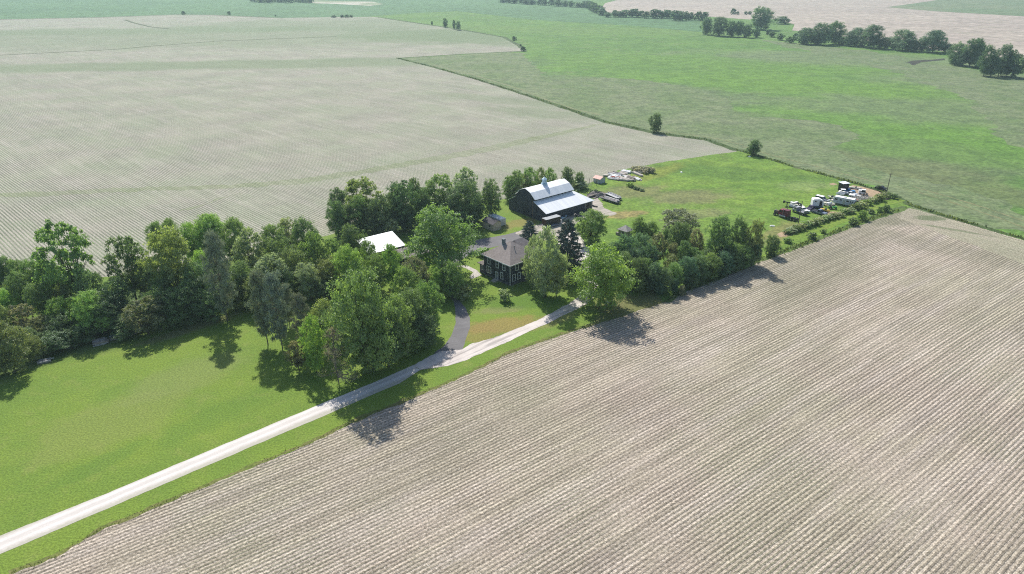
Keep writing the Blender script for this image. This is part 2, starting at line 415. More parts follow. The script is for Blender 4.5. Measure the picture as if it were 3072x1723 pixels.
def plant(x, yt, w, yb, kind, tint, label, group=None, cat=None, name=None):
    """a tree or shrub: x centre, top and base rows and crown width in photo pixels"""
    p = un(x, yb); lo, hi = .3, 60.0
    for _ in range(30):
        md = (lo + hi) / 2
        if ypix(Vector((p.x, p.y, md))) > yt: lo = md
        else: hi = md
    h = lo; wm = w * depth(Vector((p.x, p.y, h * .5))) / F
    me, tm = RNG.choice(LIB[kind]); o = empty(name or NAMES.get(kind, 'tree'), p, RNG.uniform(0, 6.28))
    tag(o, label, cat or ('shrub' if kind == 'shrub' else 'tree'), group)
    c = bpy.data.objects.new('crown', me); t = bpy.data.objects.new('trunk', tm)
    for q in (c, t): COL.objects.link(q); q.parent = o; q.scale = (wm, wm * RNG.uniform(.85, 1.0), h)
    j = RNG.uniform(.88, 1.12); b = TINT[tint]
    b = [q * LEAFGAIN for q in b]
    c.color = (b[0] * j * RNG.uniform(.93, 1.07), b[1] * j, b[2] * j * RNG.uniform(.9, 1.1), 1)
    return o
# ------------------------------------------------------------------ ground, fields, lane
def poly_area(P): return sum(P[i].x * P[(i + 1) % len(P)].y - P[(i + 1) % len(P)].x * P[i].y for i in range(len(P))) / 2
def sheet(name, pix, z, mat, amp=.5, step=2.0, world=None, label=None):
    """a flat sheet lying z above the ground with a ragged natural edge"""
    P = [un(*p).to_2d() for p in pix] if world is None else [Vector(p[:2]) for p in world]
    rg = random.Random(name); out = []; n = len(P)
    for i in range(n):
        a, b = P[i], P[(i + 1) % n]; L = (b - a).length
        far = max(a.length, b.length) > 900
        m = max(1, min(400, int(L / (step * (8 if far else 1))))); d = (b - a).normalized() if L else Vector((1, 0)); nn = Vector((-d.y, d.x))
        w = 0
        for q in range(m):
            w = w * .55 + rg.uniform(-1, 1) * .7
            out.append(a.lerp(b, q / m) + nn * w * amp * (1 if q else .3))
    V = [Vector((p.x, p.y, z)) for p in out]
    T = tessellate_polygon([V]); V3 = V
    Fc = []
    for t in T:
        a, b, c = (V3[q] for q in t)
        if ((b - a).cross(c - a)).z < 0: t = (t[0], t[2], t[1])
        Fc.append(tuple(t))
    o = mesh_obj(name, V3, Fc, mat); tag(o, label, None, None, 'structure'); return o
def strip(pix, wid):
    """outline of a band of given width (m) along a photo polyline"""
    P = [un(*p).to_2d() for p in pix]; Lf, Rt = [], []
    for i, p in enumerate(P):
        d = (P[min(i + 1, len(P) - 1)] - P[max(i - 1, 0)]).normalized(); nn = Vector((-d.y, d.x))
        w = (wid[i] if isinstance(wid, (list, tuple)) else wid) / 2
        Lf.append(p + nn * w); Rt.append(p - nn * w)
    return Lf + Rt[::-1]

U2 = lambda x, y: un(x, y).to_2d()
mead = ground_mat('meadow_grass', (.080, .165, .038), (.104, .202, .042), (.14, .185, .08), .012, .5, [
    (U2(1560, 250), 90, 55, -.6, (.105, .145, .078), .75), (U2(1850, 270), 110, 45, -.5, (.115, .15, .085), .8),
    (U2(2250, 380), 150, 40, -.75, (.115, .15, .08), .8), (U2(2500, 480), 90, 22, -.6, (.12, .145, .075), .8),
    (U2(1420, 190), 90, 40, .3, (.085, .125, .075), .85), (U2(2900, 330), 120, 60, -.4, (.125, .17, .085), .7),
    (U2(2600, 180), 170, 60, -.3, (.135, .175, .095), .75), (U2(3050, 260), 110, 70, -.4, (.135, .175, .095), .75),
    (U2(2350, 250), 160, 45, -.4, (.105, .205, .035), .7), (U2(2000, 190), 220, 50, -.3, (.10, .195, .036), .6),
    (U2(2750, 430), 110, 40, -.6, (.09, .19, .03), .6), (U2(2850, 560), 60, 16, -.8, (.12, .145, .07), .7), (U2(1600, 90), 320, 60, -.2, (.11, .19, .05), .6)],
    speck=((.2, .22, .12), .35), bump=.9, mottle=.09)
g = G(); n = 24; X0, X1, Y0, Y1 = -4600, 4600, -700, 7600
g.add([(X0 + (X1 - X0) * i / n, Y0 + (Y1 - Y0) * j / n, 0) for j in range(n + 1) for i in range(n + 1)],
      [(j * (n + 1) + i, j * (n + 1) + i + 1, (j + 1) * (n + 1) + i + 1, (j + 1) * (n + 1) + i) for j in range(n) for i in range(n)])
tag(g.build('ground', mead), 'wide green pasture grass with dry greyish patches', None, None, 'structure')
k2 = lambda x, y: (1536 + x / .948, y / .948)
rough = ground_mat('rough_pasture', (.112, .162, .072), (.148, .182, .105), (.072, .13, .044), .03, .6, speck=((.24, .24, .17), .5), bump=1.0, mottle=.14)
sheet('rough_grass', [(1191, 176), (1300, 168), (1400, 163), (1500, 157), (1570, 160), (1580, 185), (1620, 215), (1660, 250)] + [k2(*p) for p in ((130, 226), (230, 218), (350, 224), (480, 246), (560, 268), (625, 290), (645, 322), (700, 334), (800, 338), (900, 350), (960, 374), (988, 395), (940, 412), (922, 432), (970, 468), (1060, 490), (1180, 512), (1300, 545), (1420, 580), (1480, 640), (1480, 670))] +
      [(2901, 668), (2735, 617), (2640, 572), (2541, 542), (2400, 505), (2294, 474), (2212, 452), (2118, 417), (1969, 398), (1815, 364), (1699, 324), (1560, 278), (1442, 240), (1300, 200)], .006, rough, 5, 4)
sheet('rough_grass', [k2(*p) for p in ((700, 112), (850, 128), (1000, 142), (1130, 166), (1240, 190), (1460, 214), (1700, 250), (1700, 480), (1480, 430), (1400, 396), (1365, 330), (1290, 282), (1180, 240), (1080, 202), (960, 172), (860, 152), (760, 128))], .006, rough, 8, 6)
sheet('grass_strip', None, .012, ground_mat('pale_grass', (.155, .185, .09), (.18, .195, .11), None, .1, .8), .6, 2, strip([(1300, 196), (1420, 225), (1560, 268), (1640, 300), (1730, 330), (1800, 345)], 2.2))
# far fields
m_bean = ground_mat('far_crop', (.070, .150, .062), (.085, .175, .070), None, .004, .06, bump=.1)
m_tan = ground_mat('far_bare_field', (.33, .28, .255), (.38, .325, .29), (.30, .28, .22), .006, .08, bump=.1, stripes=(R(-20), 25, .35))
sheet('far_green_field', [(-900, 64), (0, 58), (300, 52), (531, 44), (640, 45), (850, 54), (1000, 52), (1100, 50), (1240, 40), (1370, 34), (1600, 60), (1900, 78), (2108, 97), (2100, 60), (1830, 40), (1770, 20),
      (1770, -40), (1700, -60), (700, -70), (-900, -70)], .06, m_bean, 2, 12)
sheet('bare_field', [(1795, 34), (1840, 42), (2090, 48), (2260, 60), (2330, 58), (2383, 74), (2376, 92), (2480, 100), (2640, 135), (2800, 150), (2900, 165), (3000, 190), (3060, 170), (3200, 200), (3900, 330), (4300, 200), (3600, -60), (2000, -40), (1815, 10)], .06, m_tan, 2, 12)
sheet('far_green_field', [(2660, 22), (2800, 34), (3080, 50), (3600, 70), (3600, -50), (3000, -30), (2790, 4)], .14, ground_mat('far_crop_pale', (.115, .17, .085), (.16, .19, .11), None, .005, .06, bump=.1), 2, 12)
sheet('bare_field', [(930, 10), (1000, 12), (1110, 18), (1150, 13), (1120, 6), (1020, 4), (900, 0)], .12, ground_mat('far_pale_patch', (.45, .42, .37), (.2, .24, .14), None, .01, .08), 4, 12)
# left stubble field
m_left = row_mat('stubble_rows_left', -46, 1.1, (.335, .315, .265), (.29, .295, .23), (.375, .345, .305), (.085, .102, .066), (.125, .18, .085), .88, [
    (U2(500, 112), 520, 130, .1, .42), (U2(800, 192), 330, 34, .12, .6), (U2(1350, 110), 150, 90, -.3, .7), (U2(1000, 75), 260, 120, .1, .5), (U2(1500, 300), 60, 12, -.5, .4), (U2(300, 95), 300, 60, .2, .4), (U2(1620, 340), 40, 14, -.6, .4)], .8, (.20, .40), .10)
sheet('stubble_field', [(-700, 66), (0, 58), (300, 52), (531, 44), (640, 45), (850, 54), (1000, 52), (1126, 51), (1219, 65), (1363, 86), (1512, 112), (1554, 135), (1577, 154), (1400, 162), (1191, 175),
      (1300, 202), (1442, 242), (1560, 280), (1699, 326), (1815, 366), (1969, 400), (2118, 419), (2212, 455), (1997, 485), (1849, 513), (1765, 552), (1700, 575), (1560, 592), (1500, 600), (1250, 600), (1000, 702), (700, 778), (480, 818), (300, 832), (160, 818), (0, 806), (-700, 806)], .012, m_left, .5, 2.5)
m_way = row_mat('grassed_waterway', -46, 1.1, (.27, .28, .20), (.22, .245, .15), (.31, .30, .235), (.095, .125, .066), (.105, .155, .07), .72, [], 1.0, (.15, .4), .15)
for pts, w in ((((-300, 590), (0, 585), (120, 583), (300, 573), (500, 566), (700, 561), (900, 545), (1050, 522), (1300, 478), (1500, 440), (1700, 395), (1801, 373)), [5, 5, 7, 6, 6, 6, 8, 8, 9, 9, 6, 2]),
               (((540, 632), (600, 618), (660, 596), (720, 580)), [1, 2, 2, 1])):
    sheet('grass_strip', None, .024, m_way, 1.5, 1.2, strip(pts, w))
m_ter = ground_mat('terrace_grass', (.07, .085, .045), (.09, .11, .05), None, .05, .5)
for pts, w in ((((-300, 178), (0, 166), (200, 156), (340, 149), (480, 137), (650, 124), (820, 117), (1010, 110)), 3.5), (((374, 60), (400, 69), (450, 81), (505, 87)), 5),
               (((-300, 70), (0, 59), (300, 53), (531, 45), (640, 46), (850, 55)), 7)):
    sheet('grass_strip', None, .07, m_ter, .7, 4, strip(pts, w))
m_bank = ground_mat('fence_line_grass', (.040, .075, .022), (.06, .10, .03), (.13, .13, .07), .03, .7)
sheet('grass_strip', None, .028, m_bank, .6, 2.5, strip([(1191, 175), (1300, 202), (1442, 242), (1560, 280), (1699, 326), (1815, 366), (1900, 384), (1969, 400), (2118, 419), (2212, 452)], [2.5, 3, 3.5, 4, 4.5, 5, 6, 6, 5, 5]))
sheet('grass_strip', None, .03, m_bank, .6, 3, strip([(1126, 51), (1219, 65), (1363, 86), (1512, 112), (1554, 135), (1577, 154), (1400, 162), (1191, 175)], [6, 7, 7, 6, 6, 5, 3, 3]))
# front stubble field
m_front = row_mat('stubble_rows_front', 53.0, .80, (.392, .334, .284), (.345, .308, .242), (.445, .39, .35), (.13, .11, .084), (.12, .128, .076), .70, [  # brown row colour: young plants plus painted shadow lines between the straw
    (U2(2480, 760), 50, 14, .9, .35), (U2(2700, 650), 26, 10, .2, .5), (U2(1400, 1300), 30, 10, .9, .2), (U2(2900, 760), 40, 8, -.7, .3)], 1.0, (.14, .36), .20, .55, .50, .7)
EDGE = [(25, 1723), (165, 1671), (300, 1590), (530, 1495), (726, 1415), (931, 1330), (1051, 1270), (1169, 1222), (1258, 1187), (1338, 1152), (1449, 1102), (1511, 1068), (1611, 1030), (1742, 987), (1850, 955), (1997, 906), (2070, 866), (2153, 839), (2257, 789), (2338, 759), (2402, 737), (2497, 700), (2577, 670), (2664, 639), (2728, 623)]
sheet('crop_field', [(-500, 1990)] + EDGE + [(2901, 672), (3072, 722), (3700, 930), (3700, 2300), (-500, 2300)], .016, m_front, .32, .8)
hd = un(3072, 722) - un(2728, 623); haz = math.degrees(math.atan2(hd.x, hd.y))
m_head = row_mat('headland_rows', haz, .80, (.395, .35, .28), (.34, .325, .24), (.42, .37, .31), (.14, .13, .085), (.12, .15, .075), .7, [(U2(2790, 655), 6, 3, 0, .9), (U2(2860, 690), 12, 1.2, -.6, .7)], 1.0, (.14, .36), .15)
sheet('headland', [(2718, 630), (2728, 625), (2901, 674), (3072, 724), (3700, 932), (3700, 1040), (3072, 792), (2880, 722), (2740, 672), (2690, 652)], .0245, m_head, .6, 1.2)
# lawn and pasture
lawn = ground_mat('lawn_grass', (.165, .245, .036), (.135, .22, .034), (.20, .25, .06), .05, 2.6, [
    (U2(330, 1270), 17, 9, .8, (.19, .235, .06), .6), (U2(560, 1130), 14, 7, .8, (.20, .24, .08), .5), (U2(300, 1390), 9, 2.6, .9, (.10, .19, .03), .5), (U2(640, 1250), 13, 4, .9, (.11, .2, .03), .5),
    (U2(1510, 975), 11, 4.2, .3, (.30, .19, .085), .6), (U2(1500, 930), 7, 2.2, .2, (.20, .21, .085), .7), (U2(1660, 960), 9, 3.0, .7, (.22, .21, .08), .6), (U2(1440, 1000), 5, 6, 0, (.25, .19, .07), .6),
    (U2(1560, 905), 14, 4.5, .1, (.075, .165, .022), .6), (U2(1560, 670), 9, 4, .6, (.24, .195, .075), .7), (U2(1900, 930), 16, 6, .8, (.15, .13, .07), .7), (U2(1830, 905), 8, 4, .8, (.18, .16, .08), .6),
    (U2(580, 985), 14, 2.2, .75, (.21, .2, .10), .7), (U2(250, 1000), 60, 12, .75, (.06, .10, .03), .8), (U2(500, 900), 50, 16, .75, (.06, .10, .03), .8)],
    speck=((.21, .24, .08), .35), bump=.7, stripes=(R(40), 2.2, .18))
LAWN = [(-700, 2000)] + [(x, y + 4) for x, y in EDGE[:15]] + [(1990, 911), (1960, 860), (1800, 800), (1720, 740), (1660, 600), (1530, 588), (1500, 600), (1250, 600), (1000, 680), (700, 735), (480, 770), (300, 790), (0, 795), (-900, 800)]
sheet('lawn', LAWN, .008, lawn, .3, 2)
past = ground_mat('pasture_grass', (.112, .205, .032), (.14, .228, .038), (.175, .225, .06), .035, .9, [
    (U2(2080, 590), 22, 9, .3, (.16, .15, .085), .7), (U2(1900, 575), 16, 9, .3, (.16, .165, .075), .8), (U2(1860, 645), 11, 4, .3, (.27, .20, .10), .75), (U2(2110, 640), 13, 5, .3, (.17, .17, .09), .6),
    (U2(2410, 555), 13, 7, .2, (.24, .27, .14), .7), (U2(2200, 520), 45, 12, -.3, (.07, .145, .026), .7), (U2(1960, 520), 24, 6, .8, (.19, .21, .04), .6), (U2(2340, 700), 16, 5, .9, (.20, .165, .085), .6), (U2(2280, 560), 30, 10, .2, (.105, .20, .028), .5)],
    speck=((.22, .25, .09), .35), bump=.8, mottle=.16, stripes=(R(35), 3.0, .25))
sheet('pasture', [(1658, 598), (1700, 575), (1765, 552), (1849, 512), (1997, 483), (2210, 453), (2294, 474), (2400, 505), (2541, 542), (2640, 572), (2690, 592), (2735, 618)] + [(x, y - 1) for x, y in EDGE[::-1][1:10]] + [(1960, 860), (1800, 800), (1720, 740)], .010, past, .3, 2)
m_dirt = ground_mat('bare_soil', (.32, .235, .16), (.37, .275, .19), (.24, .21, .11), .12, 1.4)
sheet('dirt', [(2455, 655), (2500, 648), (2560, 636), (2600, 612), (2570, 612), (2530, 634), (2490, 636), (2470, 642)], .018, m_dirt, .6, 1)
sheet('dirt', [(2530, 562), (2560, 556), (2610, 566), (2655, 577), (2636, 590), (2600, 602), (2575, 590), (2545, 580)], .018, m_dirt, .6, 1)
sheet('dirt', [(2486, 552), (2500, 549), (2514, 553), (2500, 557)], .018, m_dirt, .4, 1)
sheet('dirt', [(2658, 593), (2690, 596), (2676, 603), (2655, 600)], .018, m_dirt, .4, 1)
sheet('dirt', [(2330, 703), (2352, 692), (2372, 697), (2360, 710), (2338, 712)], .018, m_dirt, .4, 1)
sheet('grass_strip', None, .02, ground_mat('track_grass', (.13, .22, .03), (.16, .235, .035), (.2, .2, .07), .1, 1), .3, 1.5, strip([(2330, 735), (2400, 706), (2490, 675), (2580, 640), (2650, 612), (2700, 598)], [3, 3.5, 4, 4, 4.5, 5]))
m_rut = ground_mat('worn_track', (.15, .17, .08), (.20, .20, .11), (.11, .15, .05), .15, .8)
for pts in (((2690, 560), (2800, 590), (2900, 622), (3000, 655), (3090, 690)), ((2740, 560), (2850, 592), (2950, 622), (3090, 670)), ((2230, 440), (2330, 470), (2450, 500), (2560, 530), (2650, 552)), ((1960, 392), (2050, 402), (2150, 416), (2230, 436))):
    sheet('track', None, .021, m_rut, .5, 1.5, strip(pts, 1.1))
sheet('grass_strip', None, .018, m_bank, .5, 1.5, strip([(2215, 452), (2294, 474), (2400, 506), (2541, 543), (2640, 573), (2690, 590), (2735, 617), (2901, 668), (3090, 722)], [2, 2, 2.2, 2.4, 2.6, 3, 3, 2.5, 2.5]))
sheet('grass_strip', None, .022, ground_mat('verge_weeds', (.07, .115, .035), (.10, .165, .035), (.15, .15, .06), .2, 1), .5, 1, strip(EDGE[15:], [1.5, 1.5, 1.5, 2.2, 2.2, 2.4, 2.4, 3, 4, 5]))
sheet('grass_strip', None, .02, ground_mat('rough_verge', (.12, .16, .035), (.165, .165, .06), (.09, .11, .04), .3, 1.4), .45, .9, strip([(x, y - 3) for x, y in EDGE[:15]], 1.0))
# lane, drive and yard
def lane_mat(name, c1, c2, dark, ang, amt, line=None):
    k = NB(name); f = k.noise(3.2, 4, .7)
    col = k.mix(k.step(k.noise(.25, 4), .35, .65), c1, c2)
    col = k.mix(k.step(k.noise(1.0, 3, .6, stretch=(.06, 1, 1), rot=ang), .46, .62, 0, amt), col, dark)
    col = k.mix(k.step(k.noise(.5, 5, .65), .55, .72, 0, amt), col, dark)
    if line:      # wheel tracks: paler ruts, loose darker gravel on the crown and verges
        d = (line[1] - line[0]).normalized(); nn = Vector((-d.y, d.x)); dt = k.n('VectorMath', operation='DOT_PRODUCT'); k.put(dt.inputs[0], k.pos); dt.inputs[1].default_value = (nn.x, nn.y, 0)
        u = k.math('ABSOLUTE', k.math('ADD', k.math('SUBTRACT', dt.outputs['Value'], nn.dot(line[0])), k.math('MULTIPLY', k.math('SUBTRACT', k.noise(.3, 3), .5), .5)))
        trk = k.step(k.math('ABSOLUTE', k.math('SUBTRACT', u, .85)), .2, .5); col = k.mix(k.math('MULTIPLY', trk, .55), col, (.47, .44, .41))
        col = k.mix(k.step(k.math('ADD', u, k.math('MULTIPLY', k.noise(1.3, 4), 1.2)), 1.9, 2.7, 0, .6), col, (.33, .32, .24))
    col = k.mix(1.0, col, k.mix(f, (.78, .78, .78), (1.2, 1.2, 1.2)), 'MULTIPLY'); k.bump(f, .25, .05)
    return k.done(col, .95)
m_lane = lane_mat('white_gravel', (.60, .56, .53), (.66, .62, .59), (.50, .47, .45), R(40), .3, (U2(0, 1634), U2(1230, 1112)))
m_lane2 = lane_mat('worn_gravel', (.53, .48, .45), (.60, .55, .52), (.24, .22, .21), R(41), .65)
m_asph = lane_mat('old_asphalt', (.155, .15, .155), (.18, .175, .18), (.11, .105, .11), R(20), .3)
m_yard = lane_mat('yard_gravel', (.42, .37, .33), (.36, .33, .28), (.22, .21, .17), R(40), .6)
sheet('driveway', None, .020, m_asph, .12, 1, [U2(*p) for p in ((1300, 1062), (1330, 1040), (1352, 1010), (1366, 974), (1366, 930), (1360, 905), (1340, 880), (1312, 850), (1318, 800), (1350, 765), (1410, 735), (1416, 722), (1470, 713), (1516, 705), (1571, 690),
      (1600, 700), (1590, 720), (1500, 737), (1425, 756), (1375, 785), (1345, 815), (1345, 850), (1372, 890), (1386, 912), (1400, 930), (1411, 956), (1410, 980), (1404, 999), (1395, 1030), (1388, 1049))])
sheet('gravel_yard', [(1545, 700), (1571, 688), (1605, 676), (1640, 664), (1700, 640), (1760, 612), (1790, 590), (1800, 602), (1812, 625), (1850, 640), (1830, 648), (1790, 650), (1740, 662), (1700, 690), (1660, 720), (1600, 725)], .024, m_yard, .6, 1)
sheet('gravel_yard', [(1660, 720), (1700, 690), (1730, 690), (1760, 740), (1790, 800), (1800, 850), (1775, 872), (1752, 880), (1745, 840), (1725, 780)], .028, m_lane2, .4, 1)
sheet('lane', [(-700, 1905), (0, 1608), (300, 1489), (600, 1364), (951, 1217), (1150, 1136), (1237, 1097), (1262, 1110), (1200, 1150), (1000, 1236), (600, 1407), (300, 1536), (0, 1663), (-700, 1985)], .028, m_lane, .10, 1.2)
sheet('lane', [(1237, 1097), (1318, 1055), (1387, 1049), (1418, 1030), (1480, 1015), (1617, 959), (1711, 909), (1748, 881), (1775, 868), (1790, 885), (1757, 915), (1723, 931), (1639, 973), (1477, 1046), (1408, 1077), (1343, 1099), (1262, 1110)], .032, m_lane2, .22, .9)
sheet('footpath', [(1370, 795), (1400, 797), (1432, 812), (1445, 826), (1430, 832), (1415, 838), (1408, 832), (1420, 818), (1395, 804), (1366, 800)], .030, M_CONC, .1, 1)
# creek cut in the far pasture
sheet('creek_bank', [(2719, 187), (2740, 182), (2790, 180), (2832, 176), (2834, 180), (2790, 185), (2760, 188), (2745, 196), (2738, 196)], .05, ground_mat('creek_mud', (.03, .035, .03), (.05, .05, .035), None, .1, .5), 1, 4)

# rough grass standing along the edges
def tufts(name, lines, n, h, wid, col, label, seed):
    rng = np.random.default_rng(seed); C = []
    for pts in lines:
        P = np.array([un(*p).to_2d()[:] for p in pts]); seg = np.linalg.norm(np.diff(P, axis=0), axis=1); cum = np.r_[0, np.cumsum(seg)]
        m = int(n * cum[-1]); t = rng.uniform(0, cum[-1], m)
        cl = np.sin(t * .35 + rng.uniform(0, 6)) + np.sin(t * .13) + rng.normal(size=m) * .8; t = t[cl > -.6]
        X = np.interp(t, cum, P[:, 0]); Y = np.interp(t, cum, P[:, 1])
        C.append(np.stack([X + rng.normal(size=len(t)) * wid, Y + rng.normal(size=len(t)) * wid, np.zeros(len(t))], 1))
    C = np.concatenate(C); m = len(C); hh = h * rng.uniform(.5, 1.4, (m, 1)); a = rng.uniform(0, 6.283, m)
    U = np.stack([np.cos(a), np.sin(a), 0 * a], 1) * hh * .55; V = np.stack([rng.normal(size=m) * .35, rng.normal(size=m) * .35, np.ones(m)], 1) * hh
    C[:, 2] = hh[:, 0] * .48
    me = quads_mesh(name, C, U, V, rng.uniform(0, 1, m), M_LEAF); o = bpy.data.objects.new(name, me); COL.objects.link(o); o.color = (*col, 1)
    tag(o, label, None, None, 'stuff'); return o
tufts('tall_grass', [EDGE[15:], [(2215, 452), (2294, 474), (2400, 506), (2541, 543), (2640, 573), (2690, 590), (2735, 617), (2901, 668), (3090, 722)]], 9, .6, .7, (.12, .155, .05), 'tall weedy grass standing along the pasture fence and field edge', 3)
tufts('field_edge_grass', [EDGE[:16]], 16, .17, .45, (.13, .15, .045), 'short rough grass along the edge of the front stubble field', 4)
tufts('fence_line_weeds', [[(1191, 175), (1300, 202), (1442, 242), (1560, 280), (1699, 326), (1815, 366), (1969, 400), (2118, 419), (2212, 452)]], 5, .6, .9, (.09, .12, .05), 'dark weeds along the fence between stubble and pasture', 5)
# ------------------------------------------------------------------ buildings
def hip(x0, x1, y0, y1, z0, apex, th=.22):
    """hip roof over a rectangle; apex: one or two ridge points"""
    g = G(); a = list(apex)
    lo = [(x0, y0, z0 - th), (x1, y0, z0 - th), (x1, y1, z0 - th), (x0, y1, z0 - th)]; hi = [(x, y, z0) for x, y, _ in lo]
    if len(a) == 1:
        g.add(lo + hi + a, [(3, 2, 1, 0)] + [(i, (i + 1) % 4, (i + 1) % 4 + 4, i + 4) for i in range(4)] + [(4 + i, 4 + (i + 1) % 4, 8) for i in range(4)])
    else:   # ridge a[0] (towards x0) .. a[1] (towards x1)
        g.add(lo + hi + a, [(3, 2, 1, 0)] + [(i, (i + 1) % 4, (i + 1) % 4 + 4, i + 4) for i in range(4)] + [(4, 5, 9, 8), (5, 6, 9), (6, 7, 8, 9), (7, 4, 8)])
    return g
def slab(g, p, q, x0, x1, th=.12):
    """a roof plane from (y,z) p to (y,z) q between x0 and x1"""
    d = Vector((q[0] - p[0], q[1] - p[1])).normalized(); n = Vector((-d.y, d.x)) * th
    if n.y < 0: n = -n
    prof = [(p[0], p[1]), (q[0], q[1]), (q[0] + n.x, q[1] + n.y), (p[0] + n.x, p[1] + n.y)]
    V = [(x0, a, b) for a, b in prof] + [(x1, a, b) for a, b in prof]
    g.add(V, [(0, 1, 2, 3), (7, 6, 5, 4)] + [(i, i + 4, (i + 1) % 4 + 4, (i + 1) % 4) for i in range(4)]); return g
def window(parent, wall, u, z, w, h, two=False, mat=None, name='window'):
    """wall 'L': face x=0 looking -X, u runs along y; wall 'R': face y=0 looking -Y, u runs along x"""
    t = .15; g = G(); fr = [(u - w / 2 - t, u - w / 2, z - h / 2 - t, z + h / 2 + t), (u + w / 2, u + w / 2 + t, z - h / 2 - t, z + h / 2 + t),
                            (u - w / 2, u + w / 2, z + h / 2, z + h / 2 + t), (u - w / 2, u + w / 2, z - h / 2 - t, z - h / 2), (u - w / 2, u + w / 2, z - .03, z + .03)]
    if two: fr.append((u - .06, u + .06, z - h / 2, z + h / 2))
    for a, b, c, d in fr:
        g.box(-.09, .0, a, b, c, d) if wall == 'L' else g.box(a, b, -.09, .0, c, d)
    o = g.build(name, mat or M_WHITE, parent)
    p = G(); (p.box(-.04, -.004, u - w / 2, u + w / 2, z - h / 2, z + h / 2) if wall == 'L' else p.box(u - w / 2, u + w / 2, -.04, -.004, z - h / 2, z + h / 2)).build('pane', M_GLASS, o)
    return o
# farmhouse
hs = tag(empty('farmhouse', (-.55, 185.05, 0), R(43)), 'dark navy two storey farmhouse with grey hip roof and white window trim', 'house')
G().box(0, 11.4, 0, 11.5, .55, 6.5).box(11.4, 15, 3.5, 11, .55, 6.2).build('wall', M_NAVY, hs)
G().box(-.06, 11.46, -.06, 11.56, -.1, .55).box(11.46, 15.06, 3.44, 11.06, -.1, .55).build('foundation', M_FND, hs)
rf = hip(-.65, 12.05, -.65, 12.15, 6.72, [(5.6, 5.75, 11.0), (5.9, 6.6, 11.0)][:1]).build('roof', M_SHING, hs)
hip(7.2, 15.7, 2.9, 11.6, 6.6, [(8.5, 7.2, 10.1), (11.9, 7.2, 10.1)]).build('rear_roof', M_SHING, hs)
G().box(-.70, -.655, -.7, 12.2, 6.46, 6.74).box(-.655, 12.05, -.70, -.655, 6.46, 6.74).build('fascia', M_WHITE, hs)
ch = G().box(3.9, 4.7, 7.0, 7.8, 8.6, 11.4).box(3.82, 4.78, 6.92, 7.88, 11.4, 11.55).build('chimney', plain('chimney_block', (.19, .215, .23), .9), rf)
G().box(3.6, 3.89, 6.9, 7.4, 9.45, 9.75).build('flashing', M_ROOFW, rf)
G().tube([(5.0, 3.6, 9.2), (5.0, 3.6, 10.1)], .12, 8).ball((5.0, 3.6, 10.15), .2, 8, 5).build('vent_pipe', M_GREY, rf)
G().tube([(-.12, -.12, .1), (-.12, -.12, 6.4)], .09, 8).build('downspout', M_WHITE, hs)
for wl, u, z, w, h, two in (('L', 2.65, 5.1, .95, 1.75, 0), ('L', 5.5, 5.1, .95, 1.8, 0), ('L', 9.2, 5.15, .95, 1.7, 0), ('L', 3.55, 2.15, .85, 1.9, 0), ('L', 9.25, 2.3, 1.7, 1.9, 1),
                            ('R', 2.75, 5.2, .95, 1.75, 0), ('R', 1.5, 2.2, .95, 1.95, 0), ('R', 3.55, 2.25, .95, 1.95, 0), ('R', 7.6, 2.35, .95, 2.1, 0), ('R', 8.0, 5.2, .95, 1.75, 0)):
    window(hs, wl, u, z, w, h, two)
dr = G().box(-.05, .0, 5.25, 6.15, .55, 2.65).build('door', plain('door_grey', (.30, .31, .34), .5), hs)
G().box(-.1, 0, 5.13, 5.25, .5, 2.78).box(-.1, 0, 6.15, 6.27, .5, 2.78).box(-.1, 0, 5.25, 6.15, 2.65, 2.78).build('frame', M_WHITE, dr)
G().box(-.08, -.05, 5.45, 5.95, 1.7, 2.4).build('pane', M_GLASS, dr); G().ball((-.09, 5.33, 1.55), .045, 6, 4).build('handle', M_GREY, dr)
G().box(-1.5, -.06, 5.0, 6.4, -.1, .5).box(-1.95, -1.5, 5.0, 6.4, -.1, .25).build('step', M_CONC, hs)
cd = G().box(5.0, 6.8, -.62, -.06, -.1, .95).build('cellar_entry', M_FND, hs)
G().box(5.1, 6.7, -.70, -.62, .85, 1.0).build('lintel', M_WHITE, cd); G().box(5.15, 5.85, -.66, -.62, .1, .8).box(5.95, 6.65, -.66, -.62, .1, .8).build('pane', M_GLASS, cd)
ax = G().box(.15, 6, 11.56, 13.7, -.1, 3.0).build('porch', M_NAVY, hs)
hip(-.35, 6.5, 11.5, 14.3, 3.2, [(1.6, 11.7, 4.6), (5.2, 11.7, 4.6)], .16).build('porch_roof', M_SHING, ax)
g = G(); g.box(.08, .15, 12.1, 12.2, 1.2, 2.6).box(.08, .15, 13.0, 13.1, 1.2, 2.6).box(.08, .15, 12.2, 13.0, 2.5, 2.6).box(.08, .15, 12.2, 13.0, 1.2, 1.3); w_ = g.build('window', M_WHITE, ax)
G().box(.11, .147, 12.2, 13.0, 1.3, 2.5).build('pane', M_GLASS, w_); G().box(2.5, 3.5, 13.7, 13.76, 0, 2.1).build('door', M_WHITE, ax)

